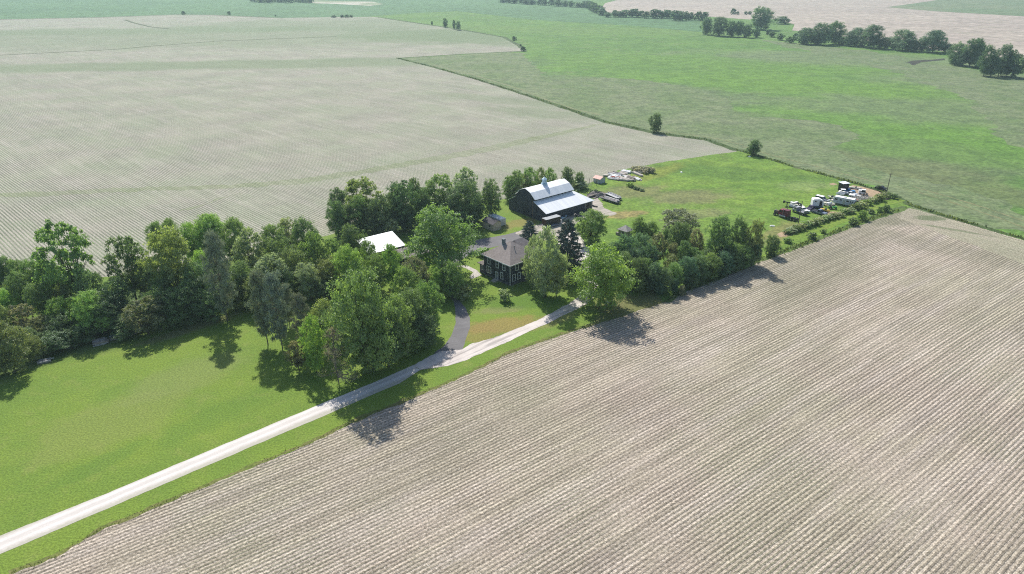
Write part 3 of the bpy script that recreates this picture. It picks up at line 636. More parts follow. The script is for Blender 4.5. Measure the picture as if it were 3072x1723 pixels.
# barn
bn = tag(empty('barn', (12.2, 239.0, 0), R(40)), 'large dark barn with white metal roof, lean-tos and a roof ventilator', 'barn')
prof = [(6.5, 0), (20.8, 0), (20.8, 3.75), (16.3, 6.2), (16.3, 7.3), (14.0, 9.2), (11.2, 10.2), (8.4, 9.2), (6.5, 7.4)]
g = G(); V = [(0, y, z) for y, z in prof] + [(19.3, y, z) for y, z in prof]; m = len(prof)
g.add(V, [tuple(range(m))[::-1], tuple(range(m, 2 * m))] + [(i, (i + 1) % m, (i + 1) % m + m, i + m) for i in range(m)])
g.add([(0.002, 0, 0), (24, 0, 0), (19.6, 6.5, 0), (.002, 6.5, 0), (.002, 0, 3.6), (24, 0, 3.6), (19.6, 6.5, 6.4), (.002, 6.5, 6.4)], [(0, 3, 2, 1), (4, 5, 6, 7), (0, 1, 5, 4), (1, 2, 6, 5), (3, 0, 4, 7)])
g.build('wall', M_BARN, bn)
g = G(); slab(g, (5.75, 7.25), (8.35, 9.32), -.3, 19.6); slab(g, (8.35, 9.32), (11.2, 10.35), -.3, 19.6); slab(g, (14.05, 9.32), (11.2, 10.35), -.3, 19.6); slab(g, (16.8, 7.15), (14.05, 9.32), -.3, 19.6)
k = NB('barn_roof_sheets'); tc = k.n('TexCoord').outputs['Object']; wv = k.n('TexWave', bands_direction='X'); k.put(wv.inputs[0], tc); wv.inputs['Scale'].default_value = 1.1; wv.inputs['Distortion'].default_value = 0
rb = k.step(wv.outputs[0], .86, .97); nz = k.noise(.35, 4, .6, tc)
M_BROOF = k.done(k.mix(k.math('MULTIPLY', rb, .8), k.mix(k.step(k.noise(.9, 2, .6, tc, stretch=(1, .02, .02)), .4, .6), (.78, .80, .82), (.89, .90, .91)), (.66, .69, .72)), .5); k.b.inputs['Specular IOR Level'].default_value = .8
rf = g.build('main_roof', M_BROOF, bn)
g = G(); z0, z1 = 3.78, 6.55
g.add([(-.4, -.5, z0 - .22), (24.5, -.5, z0 - .22), (19.9, 6.44, z1), (-.4, 6.44, z1), (-.4, -.5, z0 - .10), (24.5, -.5, z0 - .10), (19.9, 6.44, z1 + .12), (-.4, 6.44, z1 + .12)],
      [(0, 3, 2, 1), (4, 5, 6, 7), (0, 1, 5, 4), (1, 2, 6, 5), (2, 3, 7, 6), (3, 0, 4, 7)]); g.build('lean_to_roof', M_BROOF, bn)
g = G(); slab(g, (21.2, 3.6), (16.4, 6.25), -.3, 19.6); g.build('rear_roof', M_BROOF, bn)
cu = G().lathe([(1.25, 9.6), (1.2, 10.6), (.85, 10.95), (.8, 11.8), (1.05, 11.95), (1.0, 12.25), (.5, 12.65), (.12, 12.8), (.06, 13.3), (.01, 13.35)], 10, Matrix.Translation((9.2, 11.2, 0))).build('ventilator', plain('galvanised_blue', (.44, .58, .66), .45, .1), bn)
G().box(20.3, 23.2, -.06, .0, .02, 3.2).build('doorway', M_BLACK, bn); G().box(23.2, 23.5, -.09, 0, 0, 3.5).box(20.0, 20.3, -.09, 0, 0, 3.5).each('door_frame', M_OLDW, bn)  # doorway is a black panel, painted for the dark inside
w_ = G().box(13.0, 13.7, -.06, 0, 2.2, 3.0).build('window', M_OLDW, bn); G().box(13.08, 13.62, -.09, -.06, 2.28, 2.92).build('pane', M_GLASS, w_)
G().box(-.06, 0, 6.9, 7.7, 6.1, 7.5).build('loft_opening', M_BLACK, bn)  # hayloft opening as a black panel, its inner shade painted
G().box(-.05, 0, 9.5, 12.5, .02, 3.4).box(-.08, -.05, 9.5, 9.65, .02, 3.4).box(-.08, -.05, 12.35, 12.5, .02, 3.4).box(-.08, -.05, 10.92, 11.08, .02, 3.4).build('sliding_door', plain('barn_door', (.024, .028, .038), .7), bn)

def gable(name, loc, rz, lx, ly, ze, zr, mw, mr, label, cat, ridge='x', off=.5, oh=.35):
    """small building: origin at the near corner; ridge along local x or y at fraction off"""
    o = tag(empty(name, loc, rz), label, cat); g = G(); r = G()
    if ridge == 'x':
        yr = ly * off
        V = [(x, y, z) for x in (0, lx) for y, z in ((0, 0), (ly, 0), (ly, ze), (yr, zr), (0, ze))]
        sl_ = (zr - ze) / max(.1, yr); s2 = (zr - ze) / max(.1, ly - yr)
        slab(r, (-oh, ze - sl_ * oh + .02), (yr, zr + .02), -oh, lx + oh, .1); slab(r, (ly + oh, ze - s2 * oh + .02), (yr, zr + .02), -oh, lx + oh, .1)
    else:
        xr = lx * off
        V = [(x, y, z) for y in (0, ly) for x, z in ((0, 0), (0, ze), (xr, zr), (lx, ze), (lx, 0))]
        sl_ = (zr - ze) / xr; r2 = G(); slab(r2, (-oh, ze - sl_ * oh + .02), (xr, zr + .02), -oh, ly + oh, .1); slab(r2, (lx + oh, ze - sl_ * oh + .02), (xr, zr + .02), -oh, ly + oh, .1)
        r.add([(v.y, v.x, v.z) for v in r2.v], [q[::-1] for q in r2.f])
    g.add(V, [(0, 1, 2, 3, 4), (9, 8, 7, 6, 5)] + [(i, i + 5, (i + 1) % 5 + 5, (i + 1) % 5) for i in range(5)])
    bm = bmesh.new(); w = g.build('wall', mw, o); bm.from_mesh(w.data); bmesh.ops.recalc_face_normals(bm, faces=bm.faces); bm.to_mesh(w.data); bm.free()
    r.build('roof', mr, o); return o
ms = gable('machine_shed', (-44.6, 202.6, 0), R(37.5), 12.4, 12.6, 2.9, 5.1, M_NAVY, M_BROOF, 'machine shed with broad bright white metal roof among the trees', 'shed', 'x', .66)
G().box(3, 8.4, -.06, 0, 0, 2.5).build('door', M_BLACK, ms)
gr = gable('garage', (-33.9, 200.2, 0), R(34), 9.5, 7.4, 2.45, 3.9, M_NAVY, M_SHING, 'low building with grey shingle roof between white roof and big tree', 'garage')
for i in range(3): window(gr, 'R', 1.2 + i * 1.6, 1.45, .8, 1.0)
g2 = gable('small_garage', (-21.0, 231.6, 0), R(42), 8.0, 6.0, 2.7, 4.1, M_NAVY, plain('pale_blue_roof', (.42, .50, .56), .5), 'dark garage with pale roof half hidden under trees', 'garage')
G().box(1, 3.6, -.06, 0, 0, 2.3).build('door', M_BLACK, g2)
ts = gable('garden_shed', (-6.56, 230.4, 0), R(42), 3.7, 5.6, 2.65, 3.6, M_SHED, plain('dark_shingle', (.09, .085, .095), .9), 'small tan shed with gabled front beside white box shed', 'shed', 'y')
G().box(1.1, 2.6, -.05, 0, 0, 2.0).box(1.82, 1.88, -.07, -.05, 0, 2.0).build('door', plain('tan_door', (.60, .49, .37), .8), ts)
G().box(-.06, 0, 1.6, 2.3, 1.2, 2.0).build('window', M_GLASS, ts)
wc = tag(empty('storage_container', (-4.3, 235.0, 0), R(40)), 'long white box shed behind the small tan shed', 'shed')
G().box(0, 2.7, 0, 6.8, .3, 2.6).build('body', M_WHITE, wc); G().prism([(-.08, 2.6), (2.78, 2.6), (2.7, 2.78), (1.35, 2.9), (0, 2.78)], -.08, 6.9).build('roof', M_ROOFW, wc)
G().box(.15, 1.3, -.06, 0, .4, 2.5).box(1.4, 2.55, -.06, 0, .4, 2.5).build('door', plain('offwhite', (.55, .55, .54), .5), wc); G().box(.1, 2.6, .3, 6.5, 0, .3).build('base', M_BLACK, wc)
rs = gable('tool_shed', (37.3, 288.0, 0), R(43), 3.4, 3.5, 2.05, 2.75, plain('pale_metal', (.40, .43, .48), .5), M_ROOFR, 'tiny pale metal shed with faded red roof by field edge', 'shed', 'y')
G().box(-.04, 0, 1.0, 2.6, 0, 1.85).build('door', M_ALU, rs); G().box(-.05, .05, -.05, .05, 0, 2.0).box(-.05, .05, 3.45, 3.55, 0, 2.0).box(3.35, 3.45, -.05, .05, 0, 2.0).each('corner_post', M_BLACK, rs)
gz = tag(empty('old_hip_shed', (39.1, 224.0, 0), R(43)), 'weathered grey hip roofed hut at edge of the right hand trees', 'hut')
G().box(0, 3.0, 0, 3.6, 0, 2.2).build('wall', M_OLDW, gz)
hip(-.35, 3.35, -.35, 3.95, 2.3, [(1.5, 1.8, 3.9)], .12).build('roof', plain('old_grey_shingle', (.36, .34, .33), .95, dirt=(.22, .2, .19)), gz)
G().box(-.05, 0, 1.2, 2.0, .6, 1.7).build('doorway', M_BLACK, gz); G().box(-.05, .7, 3.62, 4.7, 0, .9).build('bench_box', M_OLDW, gz)
# ------------------------------------------------------------------ vehicles, poles, piles
def on(name, p0, p1, label, cat, group=None, flip=0):
    """thing whose local +X runs from photo point p0 to p1 (both on the ground); returns it and the distance"""
    a, b = un(*p0), un(*p1); d = b - a
    return tag(empty(name, (a + b) / 2, math.atan2(d.y, d.x)), label, cat, group), d.length
q4 = lambda x, y: (2280 + x / 5.724, 520 + y / 5.724)        # junk yard close-up
qx = lambda x, y: (1750 + x / 8.027, 480 + y / 8.027)        # lumber close-up
qt = lambda x, y: (1550 + x / 8.027, 600 + y / 8.027)        # barn front close-up
def wheels(o, xs, ys, r=.36, w=.25):
    for x in xs:
        for y in ys: wheel(o, x, y, r, w)
def car(p0, p1, label, mat, kind='sedan', wd=1.8, group='old vehicles parked in the junk yard', hood=None, name=None, L=None):
    o, L0 = on(name or dict(sedan='parked_car', pickup='pickup_truck', suv='parked_van')[kind], p0, p1, label, dict(sedan='car', pickup='pickup', suv='van')[kind], group)
    L = L or max(4.2, min(5.8, L0)); h = L / 2; w = wd / 2
    z1 = .95 if kind != 'suv' else 1.05
    G().prism([(-h, .38), (h - .12, .38), (h, .55), (h - .05, z1 - .12), (h - .25, z1 - .02), (-h + .1, z1), (-h, z1 - .12)], -w, w).build('body', mat, o)
    if kind == 'sedan': c0, c1, zt, sl0, sl1 = -h * .62, h * .30, 1.45, .55, .7
    elif kind == 'pickup': c0, c1, zt, sl0, sl1 = -h * .12, h * .42, 1.75, .12, .55
    else: c0, c1, zt, sl0, sl1 = -h * .96, h * .40, 1.85, .15, .6
    cb = G().prism([(c0, z1), (c1, z1), (c1 - sl1, zt), (c0 + sl0, zt)], -w + .1, w - .1).build('cabin', M_GLASS, o)
    G().box(c0 + sl0 - .04, c1 - sl1 + .04, -w + .08, w - .08, zt - .02, zt + .06).build('roof', mat, cb)
    g = G()
    for s in (-1, 1):
        y = s * (w - .085)
        for xa, xb in ((c0, c0 + sl0), (c1, c1 - sl1), ((c0 + c1) / 2, (c0 + c1) / 2)): g.tube([(xa, y, z1 - .02), (xb, y, zt)], .05, 4)
    g.each('pillar', mat, cb)
    if kind == 'pickup': G().box(-h + .12, c0 - .08, -w + .14, w - .14, z1 - .01, z1 + .012).build('bed', M_BLACK, o)
    if hood: G().box(h * .45, h - .3, -w + .12, w - .12, z1 - .06, z1 + .015).build('hood', hood, o)
    G().box(h - .04, h + .1, -w, w, .36, .58).box(-h - .1, -h + .04, -w, w, .36, .58).each('bumper', M_GREY, o)
    for s in (-1, 1): G().box(h - .06, h + .02, s * w * .75 - .16, s * w * .75 + .16, .62, .78).build('headlight', M_WHITE, o)
    wheels(o, (-h * .6, h * .62), (-w + .1, w - .1), .34, .22); return o
def semi(p0, p1, label, L=10.0):
    o, _ = on('semi_truck', p0, p1, label, 'truck'); h = L / 2          # +X is the front
    G().box(-h, h - .2, -.5, .5, .65, .95).box(-h + .1, -h + .4, -1.1, 1.1, .55, .75).build('frame', M_BLACK, o)
    c = G().prism([(.6, .95), (2.5, .95), (2.5, 2.0), (2.15, 2.95), (.6, 3.05)], -1.05, 1.05).build('cab', M_RED, o)
    G().prism([(2.47, 1.98), (2.52, 1.98), (2.2, 2.8), (2.15, 2.8)], -.9, .9).box(1.1, 2.1, -1.08, -1.04, 1.95, 2.7).box(1.1, 2.1, 1.04, 1.08, 1.95, 2.7).build('windscreen', M_GLASS, c)
    G().box(-1.3, .55, -1.1, 1.1, .95, 3.15, taper=(.1, .12)).build('sleeper', plain('maroon_dark', (.13, .03, .045), .4, dirt=(.05, .04, .045)), o)
    G().box(2.6, 4.4, -.42, .42, .95, 1.65, taper=(.1, .05)).box(3.0, 4.0, -.25, .25, 1.65, 2.0).tube([(2.7, .3, 1.7), (3.9, .3, 1.9)], .12).build('engine', plain('engine_grime', (.16, .12, .09), .7, dirt=(.05, .045, .045)), o)
    G().box(4.4, 4.6, -.7, .7, .8, 1.9).build('radiator', M_GREY, o)
    for s in (-1, 1):
        G().tube([(.5, s * 1.2, .9), (.5, s * 1.2, 3.7)], .1, 8).build('exhaust_stack', M_GREY, o)
        G().tube([(-.6, s * 1.05, .75), (1.9, s * 1.05, .75)], .34, 10).build('fuel_tank', M_ALU, o)
        wheel(o, 4.0, s * 1.0, .52, .32); wheel(o, -2.9, s * .95, .52, .55); wheel(o, -4.2, s * .95, .52, .55)
    G().box(-3.9, -2.8, -.5, .5, .98, 1.2).build('fifth_wheel', M_BLACK, o); return o
semi(q4(640, 830), q4(235, 705), 'maroon semi truck without hood, wheels and engine bare', 9.6)
# grey flatbed behind the semi
o, L = on('flatbed_truck', q4(800, 735), q4(575, 655), 'grey flatbed truck wreck parked tight behind the maroon semi', 'truck')
G().box(-3.0, 3.0, -.45, .45, .6, .85).build('frame', M_BLACK, o); G().box(-2.6, 1.0, -1.15, 1.15, .9, 1.1).box(-2.6, -2.45, -1.15, 1.15, 1.1, 1.8).box(.9, 1.0, -1.15, 1.15, 1.1, 2.3).build('bed', M_GREY, o)
G().prism([(1.1, .8), (3.0, .8), (3.0, 1.4), (2.4, 1.5), (2.0, 2.2), (1.1, 2.25)], -1.0, 1.0).build('cab', M_ALU, o); G().box(1.3, 1.9, -1.03, 1.03, 1.55, 2.05).each('window', M_GLASS, o)
wheels(o, (-1.9, 2.3), (-.95, .95), .46, .3)
o, L = on('loader_boom', q4(700, 600), q4(385, 560), 'long black loader boom lying between maroon semi and white wrecks', 'boom')
G().box(-3.2, 3.2, -.14, .14, 1.5, 1.85).box(2.7, 3.3, -.5, .5, 1.3, 2.1).build('arm', M_BLACK, o); G().box(-2.4, -2.1, -.4, .4, 0, 1.5).box(1.6, 1.9, -.4, .4, 0, 1.5).each('stand', M_BLACK, o)
def boat(p0, p1, label, mat, deck, L=4.6, wd=1.7, z=.5, name='small_boat'):
    o, _ = on(name, p0, p1, label, 'boat'); h = L / 2; w = wd / 2
    st = [(-h, w, .0), (0, w, 0), (h * .55, w * .8, .03), (h * .85, w * .4, .1), (h, .04, .2)]; V = []; Fc = []
    for x, b, up in st: V += [(x, -b, z + .75 + up * .5), (x, -b * .7, z + .2 + up), (x, 0, z + up), (x, b * .7, z + .2 + up), (x, b, z + .75 + up * .5)]
    for i in range(len(st) - 1):
        for j in range(4): Fc.append((i * 5 + j, i * 5 + j + 1, (i + 1) * 5 + j + 1, (i + 1) * 5 + j))
    Fc.append((4, 3, 2, 1, 0)); g = G(); g.add(V, Fc); g.build('hull', mat, o)
    D = []; 
    for x, b, up in st: D += [(x, -b * .96, z + .7 + up * .5), (x, b * .96, z + .7 + up * .5)]
    g = G(); g.add(D, [(i * 2, i * 2 + 2, i * 2 + 3, i * 2 + 1) for i in range(len(st) - 1)]); g.build('deck', deck, o)
    G().box(-h * .8, h * .5, -.35, .35, .12, z + .1).build('cradle', M_BLACK, o)
    G().prism([(-.2, z + .7), (.5, z + .7), (.3, z + 1.15), (.1, z + 1.15)], -w * .7, w * .7).build('windscreen', M_GLASS, o)
    return o
boat(q4(600, 575), q4(760, 635), 'white open boat lying behind the grey flatbed wreck', M_WHITE, M_CREAM)
car(q4(650, 620), q4(830, 690), 'white car wreck with dark windows behind the grey flatbed', M_WHITE, 'sedan')
o, _ = on('golf_cart', q4(520, 575), q4(580, 590), 'small white cart at far end behind the maroon semi', 'cart')
G().box(-1.1, 1.1, -.6, .6, .3, .75).box(-.9, -.2, -.55, .55, .75, 1.1).build('body', M_WHITE, o); G().box(-.9, .8, -.62, .62, 1.85, 1.95).build('canopy', M_WHITE, o)
g = G()
for x in (-.8, .7):
    for y in (-.55, .55): g.tube([(x, y, .7), (x, y, 1.87)], .03, 5)
g.each('post', M_BLACK, o); wheels(o, (-.75, .75), (-.5, .5), .24, .18)
# white sleeper cab standing on the ground
o, L = on('truck_cab', q4(890, 585), q4(1060, 590), 'white and dark blue semi cab without wheels, door open', 'truck cab')
G().prism([(-2.2, .9), (2.0, .9), (2.0, 2.1), (1.6, 3.0), (.2, 3.7), (-2.0, 3.55), (-2.2, 3.2)], -1.2, 1.2).build('body', M_WHITE, o)
G().box(-2.15, 1.95, -1.16, 1.16, .15, .9).build('skirt', M_DKBL, o); G().box(.3, 1.25, -1.235, -1.2, .95, 2.9).build('doorway', M_BLACK, o)  # open doorway is a black sheet coloured as the unlit interior
G().prism([(1.98, 2.12), (2.03, 2.12), (1.66, 2.95), (1.6, 2.95)], -1.05, 1.05).box(2.0, 2.05, -1.1, 1.1, .9, 2.0).build('windscreen', M_GLASS, o)
G().box(1.25, 1.32, -2.2, -1.22, 1.0, 2.8).build('door', M_WHITE, o); G().box(-1.5, -.9, -1.235, -1.2, 2.5, 3.0).each('window', M_GLASS, o)
car(q4(960, 450), q4(1165, 500), 'white van with dark hood parked behind the white truck cab', M_WHITE, 'suv', 1.95, hood=M_BLACK, L=5.4)
car(q4(875, 660), q4(1155, 735), 'blue grey pickup truck parked nearest the hedge', M_SILV, 'pickup', 1.95, L=5.6)
boat(q4(1040, 640), q4(1190, 680), 'yellow boat hull behind the blue grey pickup', M_YEL, M_YEL, 3.8, 1.3, .2)
# green tractor and white implement
o, _ = on('garden_tractor', q4(1190, 610), q4(1305, 625), 'green garden tractor parked beside white implement frame', 'tractor')
G().box(-1.3, .2, -.7, .7, .45, .85).box(.2, 1.5, -.4, .4, .5, 1.15, taper=(.1, .05)).build('body', M_GRN, o); G().box(-1.0, -.4, -.35, .35, .85, 1.05).box(-1.1, -.95, -.35, .35, .85, 1.5).build('seat', M_BLACK, o)
wheels(o, (-.8,), (-.75, .75), .52, .32); wheels(o, (1.1,), (-.55, .55), .32, .22); G().tube([(.25, 0, 1.0), (-.1, 0, 1.45)], .03).build('steering_column', M_BLACK, o)
o, _ = on('farm_implement', q4(1100, 590), q4(1270, 560), 'white farm implement frame with wheels beside green tractor', 'implement'); g = G()
for y in (-.9, 0, .9): g.box(-2, 2, y - .07, y + .07, .75, .92)
for x in (-1.8, -.6, .6, 1.8): g.box(x - .07, x + .07, -1.1, 1.1, .92, 1.06); g.tube([(x, -.9, .9), (x + .5, -.9, .1)], .05, 5)
g.build('frame', M_PALEW, o); G().box(-1.2, -.2, -.5, .5, 1.06, 1.7).ball((.9, .2, 1.4), .45).build('hopper', M_WHITE, o); wheels(o, (-.9, 1.2), (-1.2, 1.2), .45, .22)
boat(q4(1070, 530), q4(1270, 555), 'white hull shell on the bare soil beside the camper', M_WHITE, M_CREAM, 4.8, 1.5, .15)
# camper
o, L = on('camper_trailer', q4(1285, 515), q4(1590, 575), 'long white camper trailer with dark windows', 'camper'); h = 3.9
G().prism([(-h + .3, .5), (h - .5, .5), (h, .9), (h, 2.5), (h - .25, 2.95), (-h + .3, 2.95), (-h, 2.6), (-h, .9)], -1.2, 1.2).build('body', plain('camper_white', (.52, .54, .58), .45, var=.05), o)
G().prism([(-h + .25, 2.95), (h - .2, 2.95), (h - .3, 3.04), (-h + .35, 3.04)], -1.15, 1.15).box(-.4, .5, -.4, .4, 3.04, 3.3).build('roof', M_WHITE, o)
for a, b, c, d in ((-3.4, -2.3, 1.7, 2.4), (-1.5, -.8, 1.8, 2.3), (1.0, 1.9, 1.75, 2.35), (2.3, 2.7, 1.75, 2.3), (3.0, 3.4, 1.75, 2.3)): G().box(a, b, -1.225, -1.2, c, d).each('window', M_GLASS, o)
G().box(h - .02, h + .03, -.9, .9, 1.5, 2.2).each('window', M_GLASS, o); G().box(-h + .3, h - .1, -1.22, -1.2, 1.2, 1.4).build('stripe', plain('camper_stripe', (.3, .33, .38), .5), o)
G().box(-.2, .5, -1.225, -1.2, .6, 2.3).build('door', M_ALU, o); wheels(o, (.3, 1.1), (-1.08, 1.08), .36, .2)
boat(q4(1290, 460), q4(1190, 435), 'cream low boat tucked against the end of the camper', M_CREAM, M_CREAM, 4.2, 1.6, .3)
o, _ = on('truck_topper', q4(1530, 420), q4(1625, 435), 'small white truck topper lying behind the camper', 'truck topper')
G().prism([(-1.3, 0), (1.3, 0), (1.2, 1.0), (.9, 1.5), (-1.2, 1.5)], -1.1, 1.1).build('shell', M_WHITE, o); G().box(-.9, .6, -1.13, -1.1, .7, 1.2).each('window', M_GLASS, o)
car(q4(905, 605), q4(825, 645), 'dark purple car squeezed left of the blue grey pickup', plain('dark_purple', (.05, .035, .09), .4), 'sedan', L=4.3)
car(q4(560, 540), q4(690, 585), 'white low car nearest the black loader boom end', M_WHITE, 'sedan', L=4.4)
o, _ = on('stock_tank', q4(1085, 500), q4(1125, 505), 'round dark stock tank between the white van and the camper', 'tank'); G().lathe([(.9, 0), (.95, .1), (.95, .75), (.98, .8), (.85, .8), (.85, .15)], 14).build('body', M_BLACK, o)
o, _ = on('utility_trailer', q4(1330, 372), q4(1420, 392), 'small white open trailer in front of the utility cart', 'trailer'); G().box(-1.4, 1.4, -.8, .8, .4, .5).build('bed', M_GREY, o)
G().box(-1.4, 1.4, -.84, -.8, .4, .95).box(-1.4, 1.4, .8, .84, .4, .95).box(-1.44, -1.4, -.84, .84, .4, .95).each('side_board', M_WHITE, o); wheels(o, (0,), (-.95, .95), .3, .2)
for i, (a, b, c, d, lb) in enumerate(((1640, 400, 1720, 410, 'pale sheet stack behind the camper, left of the brush'), (1700, 430, 1790, 450, 'pale sheet stack lying against the bleached brush pile'), (1230, 470, 1290, 500, 'pale sheet stack at the camper hitch end'))):
    p0, p1 = q4(a, b), q4(c, d); o, L = on('sheet_stack', p0, p1, lb, 'sheet stack', 'sheet stacks in the junk yard')
    for j in range(4): G().box(-1.5 + .15 * j, 1.4 - .1 * j, -.7, .7, .05 + j * .17, .18 + j * .17).build('sheet', [M_WHITE, M_ALU, M_PALEW][(i + j) % 3], o)
# hunting box
o, _ = on('hunting_blind', q4(1360, 312), q4(1478, 302), 'tall black box blind under a flat white roof', 'blind')
G().box(-1.35, 1.35, -1.3, 1.3, .1, 3.5, taper=(-.12, -.12)).build('wall', M_BLACK, o); G().box(-1.7, 1.7, -1.65, 1.65, 3.5, 3.62).build('roof', M_ROOFW, o); G().box(-.8, .8, -1.42, -1.36, 2.2, 2.7).build('opening', M_GLASS, o)
o, _ = on('utility_cart', q4(1380, 355), q4(1450, 360), 'white roofed utility cart in front of the black box blind', 'cart')
G().box(-1.5, 1.4, -.7, .7, .35, .95).box(-1.4, -.3, -.65, .65, .95, 1.3).build('body', M_WHITE, o); G().box(-.9, .9, -.75, .75, 1.9, 2.02).build('canopy', M_WHITE, o); g = G()
for x in (-.8, .8):
    for y in (-.65, .65): g.tube([(x, y, .9), (x, y, 1.92)], .035, 5)
g.each('post', M_BLACK, o); wheels(o, (-1, 1), (-.6, .6), .3, .2)
car(q4(1475, 325), q4(1590, 335), 'blue car between the black box blind and white car', M_BLUE, 'sedan', L=4.4)
car(q4(1495, 365), q4(1640, 392), 'pale silver car parked behind the camper', plain('pale_silver', (.45, .48, .52), .35), 'sedan', L=4.5)
boat(q4(1570, 262), q4(1700, 280), 'long white canoe lying on soil at the far side of the junk yard', M_WHITE, M_CREAM, 5.2, .9, 0)
o, _ = on('skid_loader', q4(1700, 365), q4(1800, 375), 'white skid loader with open dark cab at the yard end', 'loader')
G().box(-1.5, 1.2, -.75, .75, .45, 1.2).box(-1.5, -.4, -.7, .7, 1.2, 1.9).build('body', M_WHITE, o); G().box(-.4, 1.0, -.6, .6, 1.2, 2.1).build('cab', M_GLASS, o); G().box(-.5, 1.05, -.65, .65, 2.1, 2.2).build('roof', M_WHITE, o)
G().box(1.5, 2.1, -.85, .85, .1, .7, taper=(.1, 0)).tube([(-1.2, -.85, 1.6), (1.0, -.85, 1.4), (1.7, -.8, .6)], .1, 6).tube([(-1.2, .85, 1.6), (1.0, .85, 1.4), (1.7, .8, .6)], .1, 6).build('bucket', M_BLACK, o); wheels(o, (-.8, .7), (-.85, .85), .42, .3)
o, _ = on('go_kart', q4(1600, 470), q4(1660, 480), 'faded red cart frame beside the rear of the camper', 'cart'); G().box(-1.2, 1.2, -.5, .5, .3, .7, taper=(.2, .1)).build('body', M_REDD, o); wheels(o, (-.8, .8), (-.55, .55), .26, .2)
car(q4(2140, 292), q4(1990, 262), 'black car wreck sunk in weeds by the corner fence', M_BLACK, 'sedan')
# poles
def pole(px, top, label, arm=True):
    b = un(*px); t = 12.0; lo, hi = 3, 20
    for _ in range(30):
        t = (lo + hi) / 2
        if ypix(Vector((b.x, b.y, t))) > top: lo = t
        else: hi = t
    o = tag(empty('utility_pole', b, R(30)), label, 'pole', 'utility poles round the farmyard')
    G().tube([(0, 0, 0), (0, 0, t)], [.16, .10], 8).build('post', M_WOODP, o)
    if arm: G().box(-.9, .9, -.06, .06, t - .7, t - .58).build('crossarm', M_WOODP, o)
    return o
pole(q4(2175, 325), 519, 'tall utility pole at the far corner of the junk yard'); pole((2393.6, 679), 604, 'utility pole in the hedge beside the maroon semi truck', False); pole((1597.5, 662), 606, 'slim pole in front of the barn gable', False)
# enclosed trailer and things before the barn
o = tag(empty('enclosed_trailer', (14.1, 237.5, 0), R(37.3)), 'black enclosed cargo trailer with pale grey roof before the barn', 'trailer')
G().box(-3.4, 3.4, -1.25, 1.25, .45, 2.75).build('body', plain('black_trailer', (.018, .018, .02), .35), o); G().box(-3.45, 3.45, -1.3, 1.3, 2.75, 2.85).build('roof', plain('grey_trailer_roof', (.30, .32, .34), .5), o)
G().box(-3.43, -3.4, -1.1, 1.1, .5, 2.65).build('rear_door', plain('dark_brown_door', (.05, .022, .02), .5), o); wheels(o, (-.5, .5), (-1.2, 1.2), .36, .22); G().tube([(3.4, -.5, .55), (4.8, 0, .55), (3.4, .5, .55)], .06, 6).build('hitch', M_BLACK, o)
G().box(-3.7, -3.42, -.9, .9, .3, .55).each('bumper', M_WHITE, o)
o, _ = on('flat_trailer', qt(640, 690), qt(1000, 600), 'low grey flatbed trailer lying along the black cargo trailer', 'trailer'); G().box(-3, 3, -.9, .9, .35, .5).build('bed', M_ALU, o); G().box(-3, 3, -.98, -.9, .3, .62).box(-3, 3, .9, .98, .3, .62).build('rail', M_GREY, o); wheels(o, (-.3,), (-.85, .85), .28, .2)
o, _ = on('white_tank', qt(990, 555), qt(1080, 545), 'white block tank just right of the black cargo trailer', 'tank'); G().box(-.6, .6, -.55, .55, .1, 1.15, taper=(.05, .05)).build('body', M_WHITE, o); G().box(-.6, .6, -.55, .55, 0, .1).build('pallet', M_OLDW, o); G().lathe([(.18, 1.15), (.18, 1.28)], 8).build('cap', M_BLACK, o)
boat(qt(1060, 490), qt(1200, 420), 'pale blue boat beside the barn wall', M_PBLUE, M_PBLUE, 4.2, 1.3, .1)
o, _ = on('gooseneck_trailer', qt(1400, 440), qt(1650, 270), 'dark gooseneck flatbed trailer parked along the barn front', 'trailer'); G().box(-3.6, 3.6, -1.1, 1.1, .75, .9).box(-3.6, 3.6, -.5, -.35, .5, .75).box(-3.6, 3.6, .35, .5, .5, .75).build('bed', plain('dark_deck', (.05, .05, .055), .8), o)
G().tube([(-3.4, -.5, .85), (-4.3, 0, 1.7), (-3.4, .5, .85)], .1, 6).tube([(-4.3, 0, 1.7), (-5.4, 0, 1.6), (-5.4, 0, .7)], .1, 6).build('gooseneck', M_PALEW, o); wheels(o, (.8, 1.8), (-1.0, 1.0), .38, .22)
# tyres by the barn corner
for i, (x, y, lb) in enumerate(((225, 1110, 'left one of three old tyres by barn corner'), (265, 1130, 'middle one of three old tyres by barn corner'), (310, 1135, 'right one of three old tyres by barn corner'))):
    p = un(*qx(x, y)); g = G(); g.lathe([(.28, .0), (.55, .02), (.6, .15), (.55, .3), (.28, .32), (.28, .02)], 12); o = g.build('rubber_ring', M_TYRE); o.location = p; tag(o, lb, 'tyre', 'old tyres by the barn')
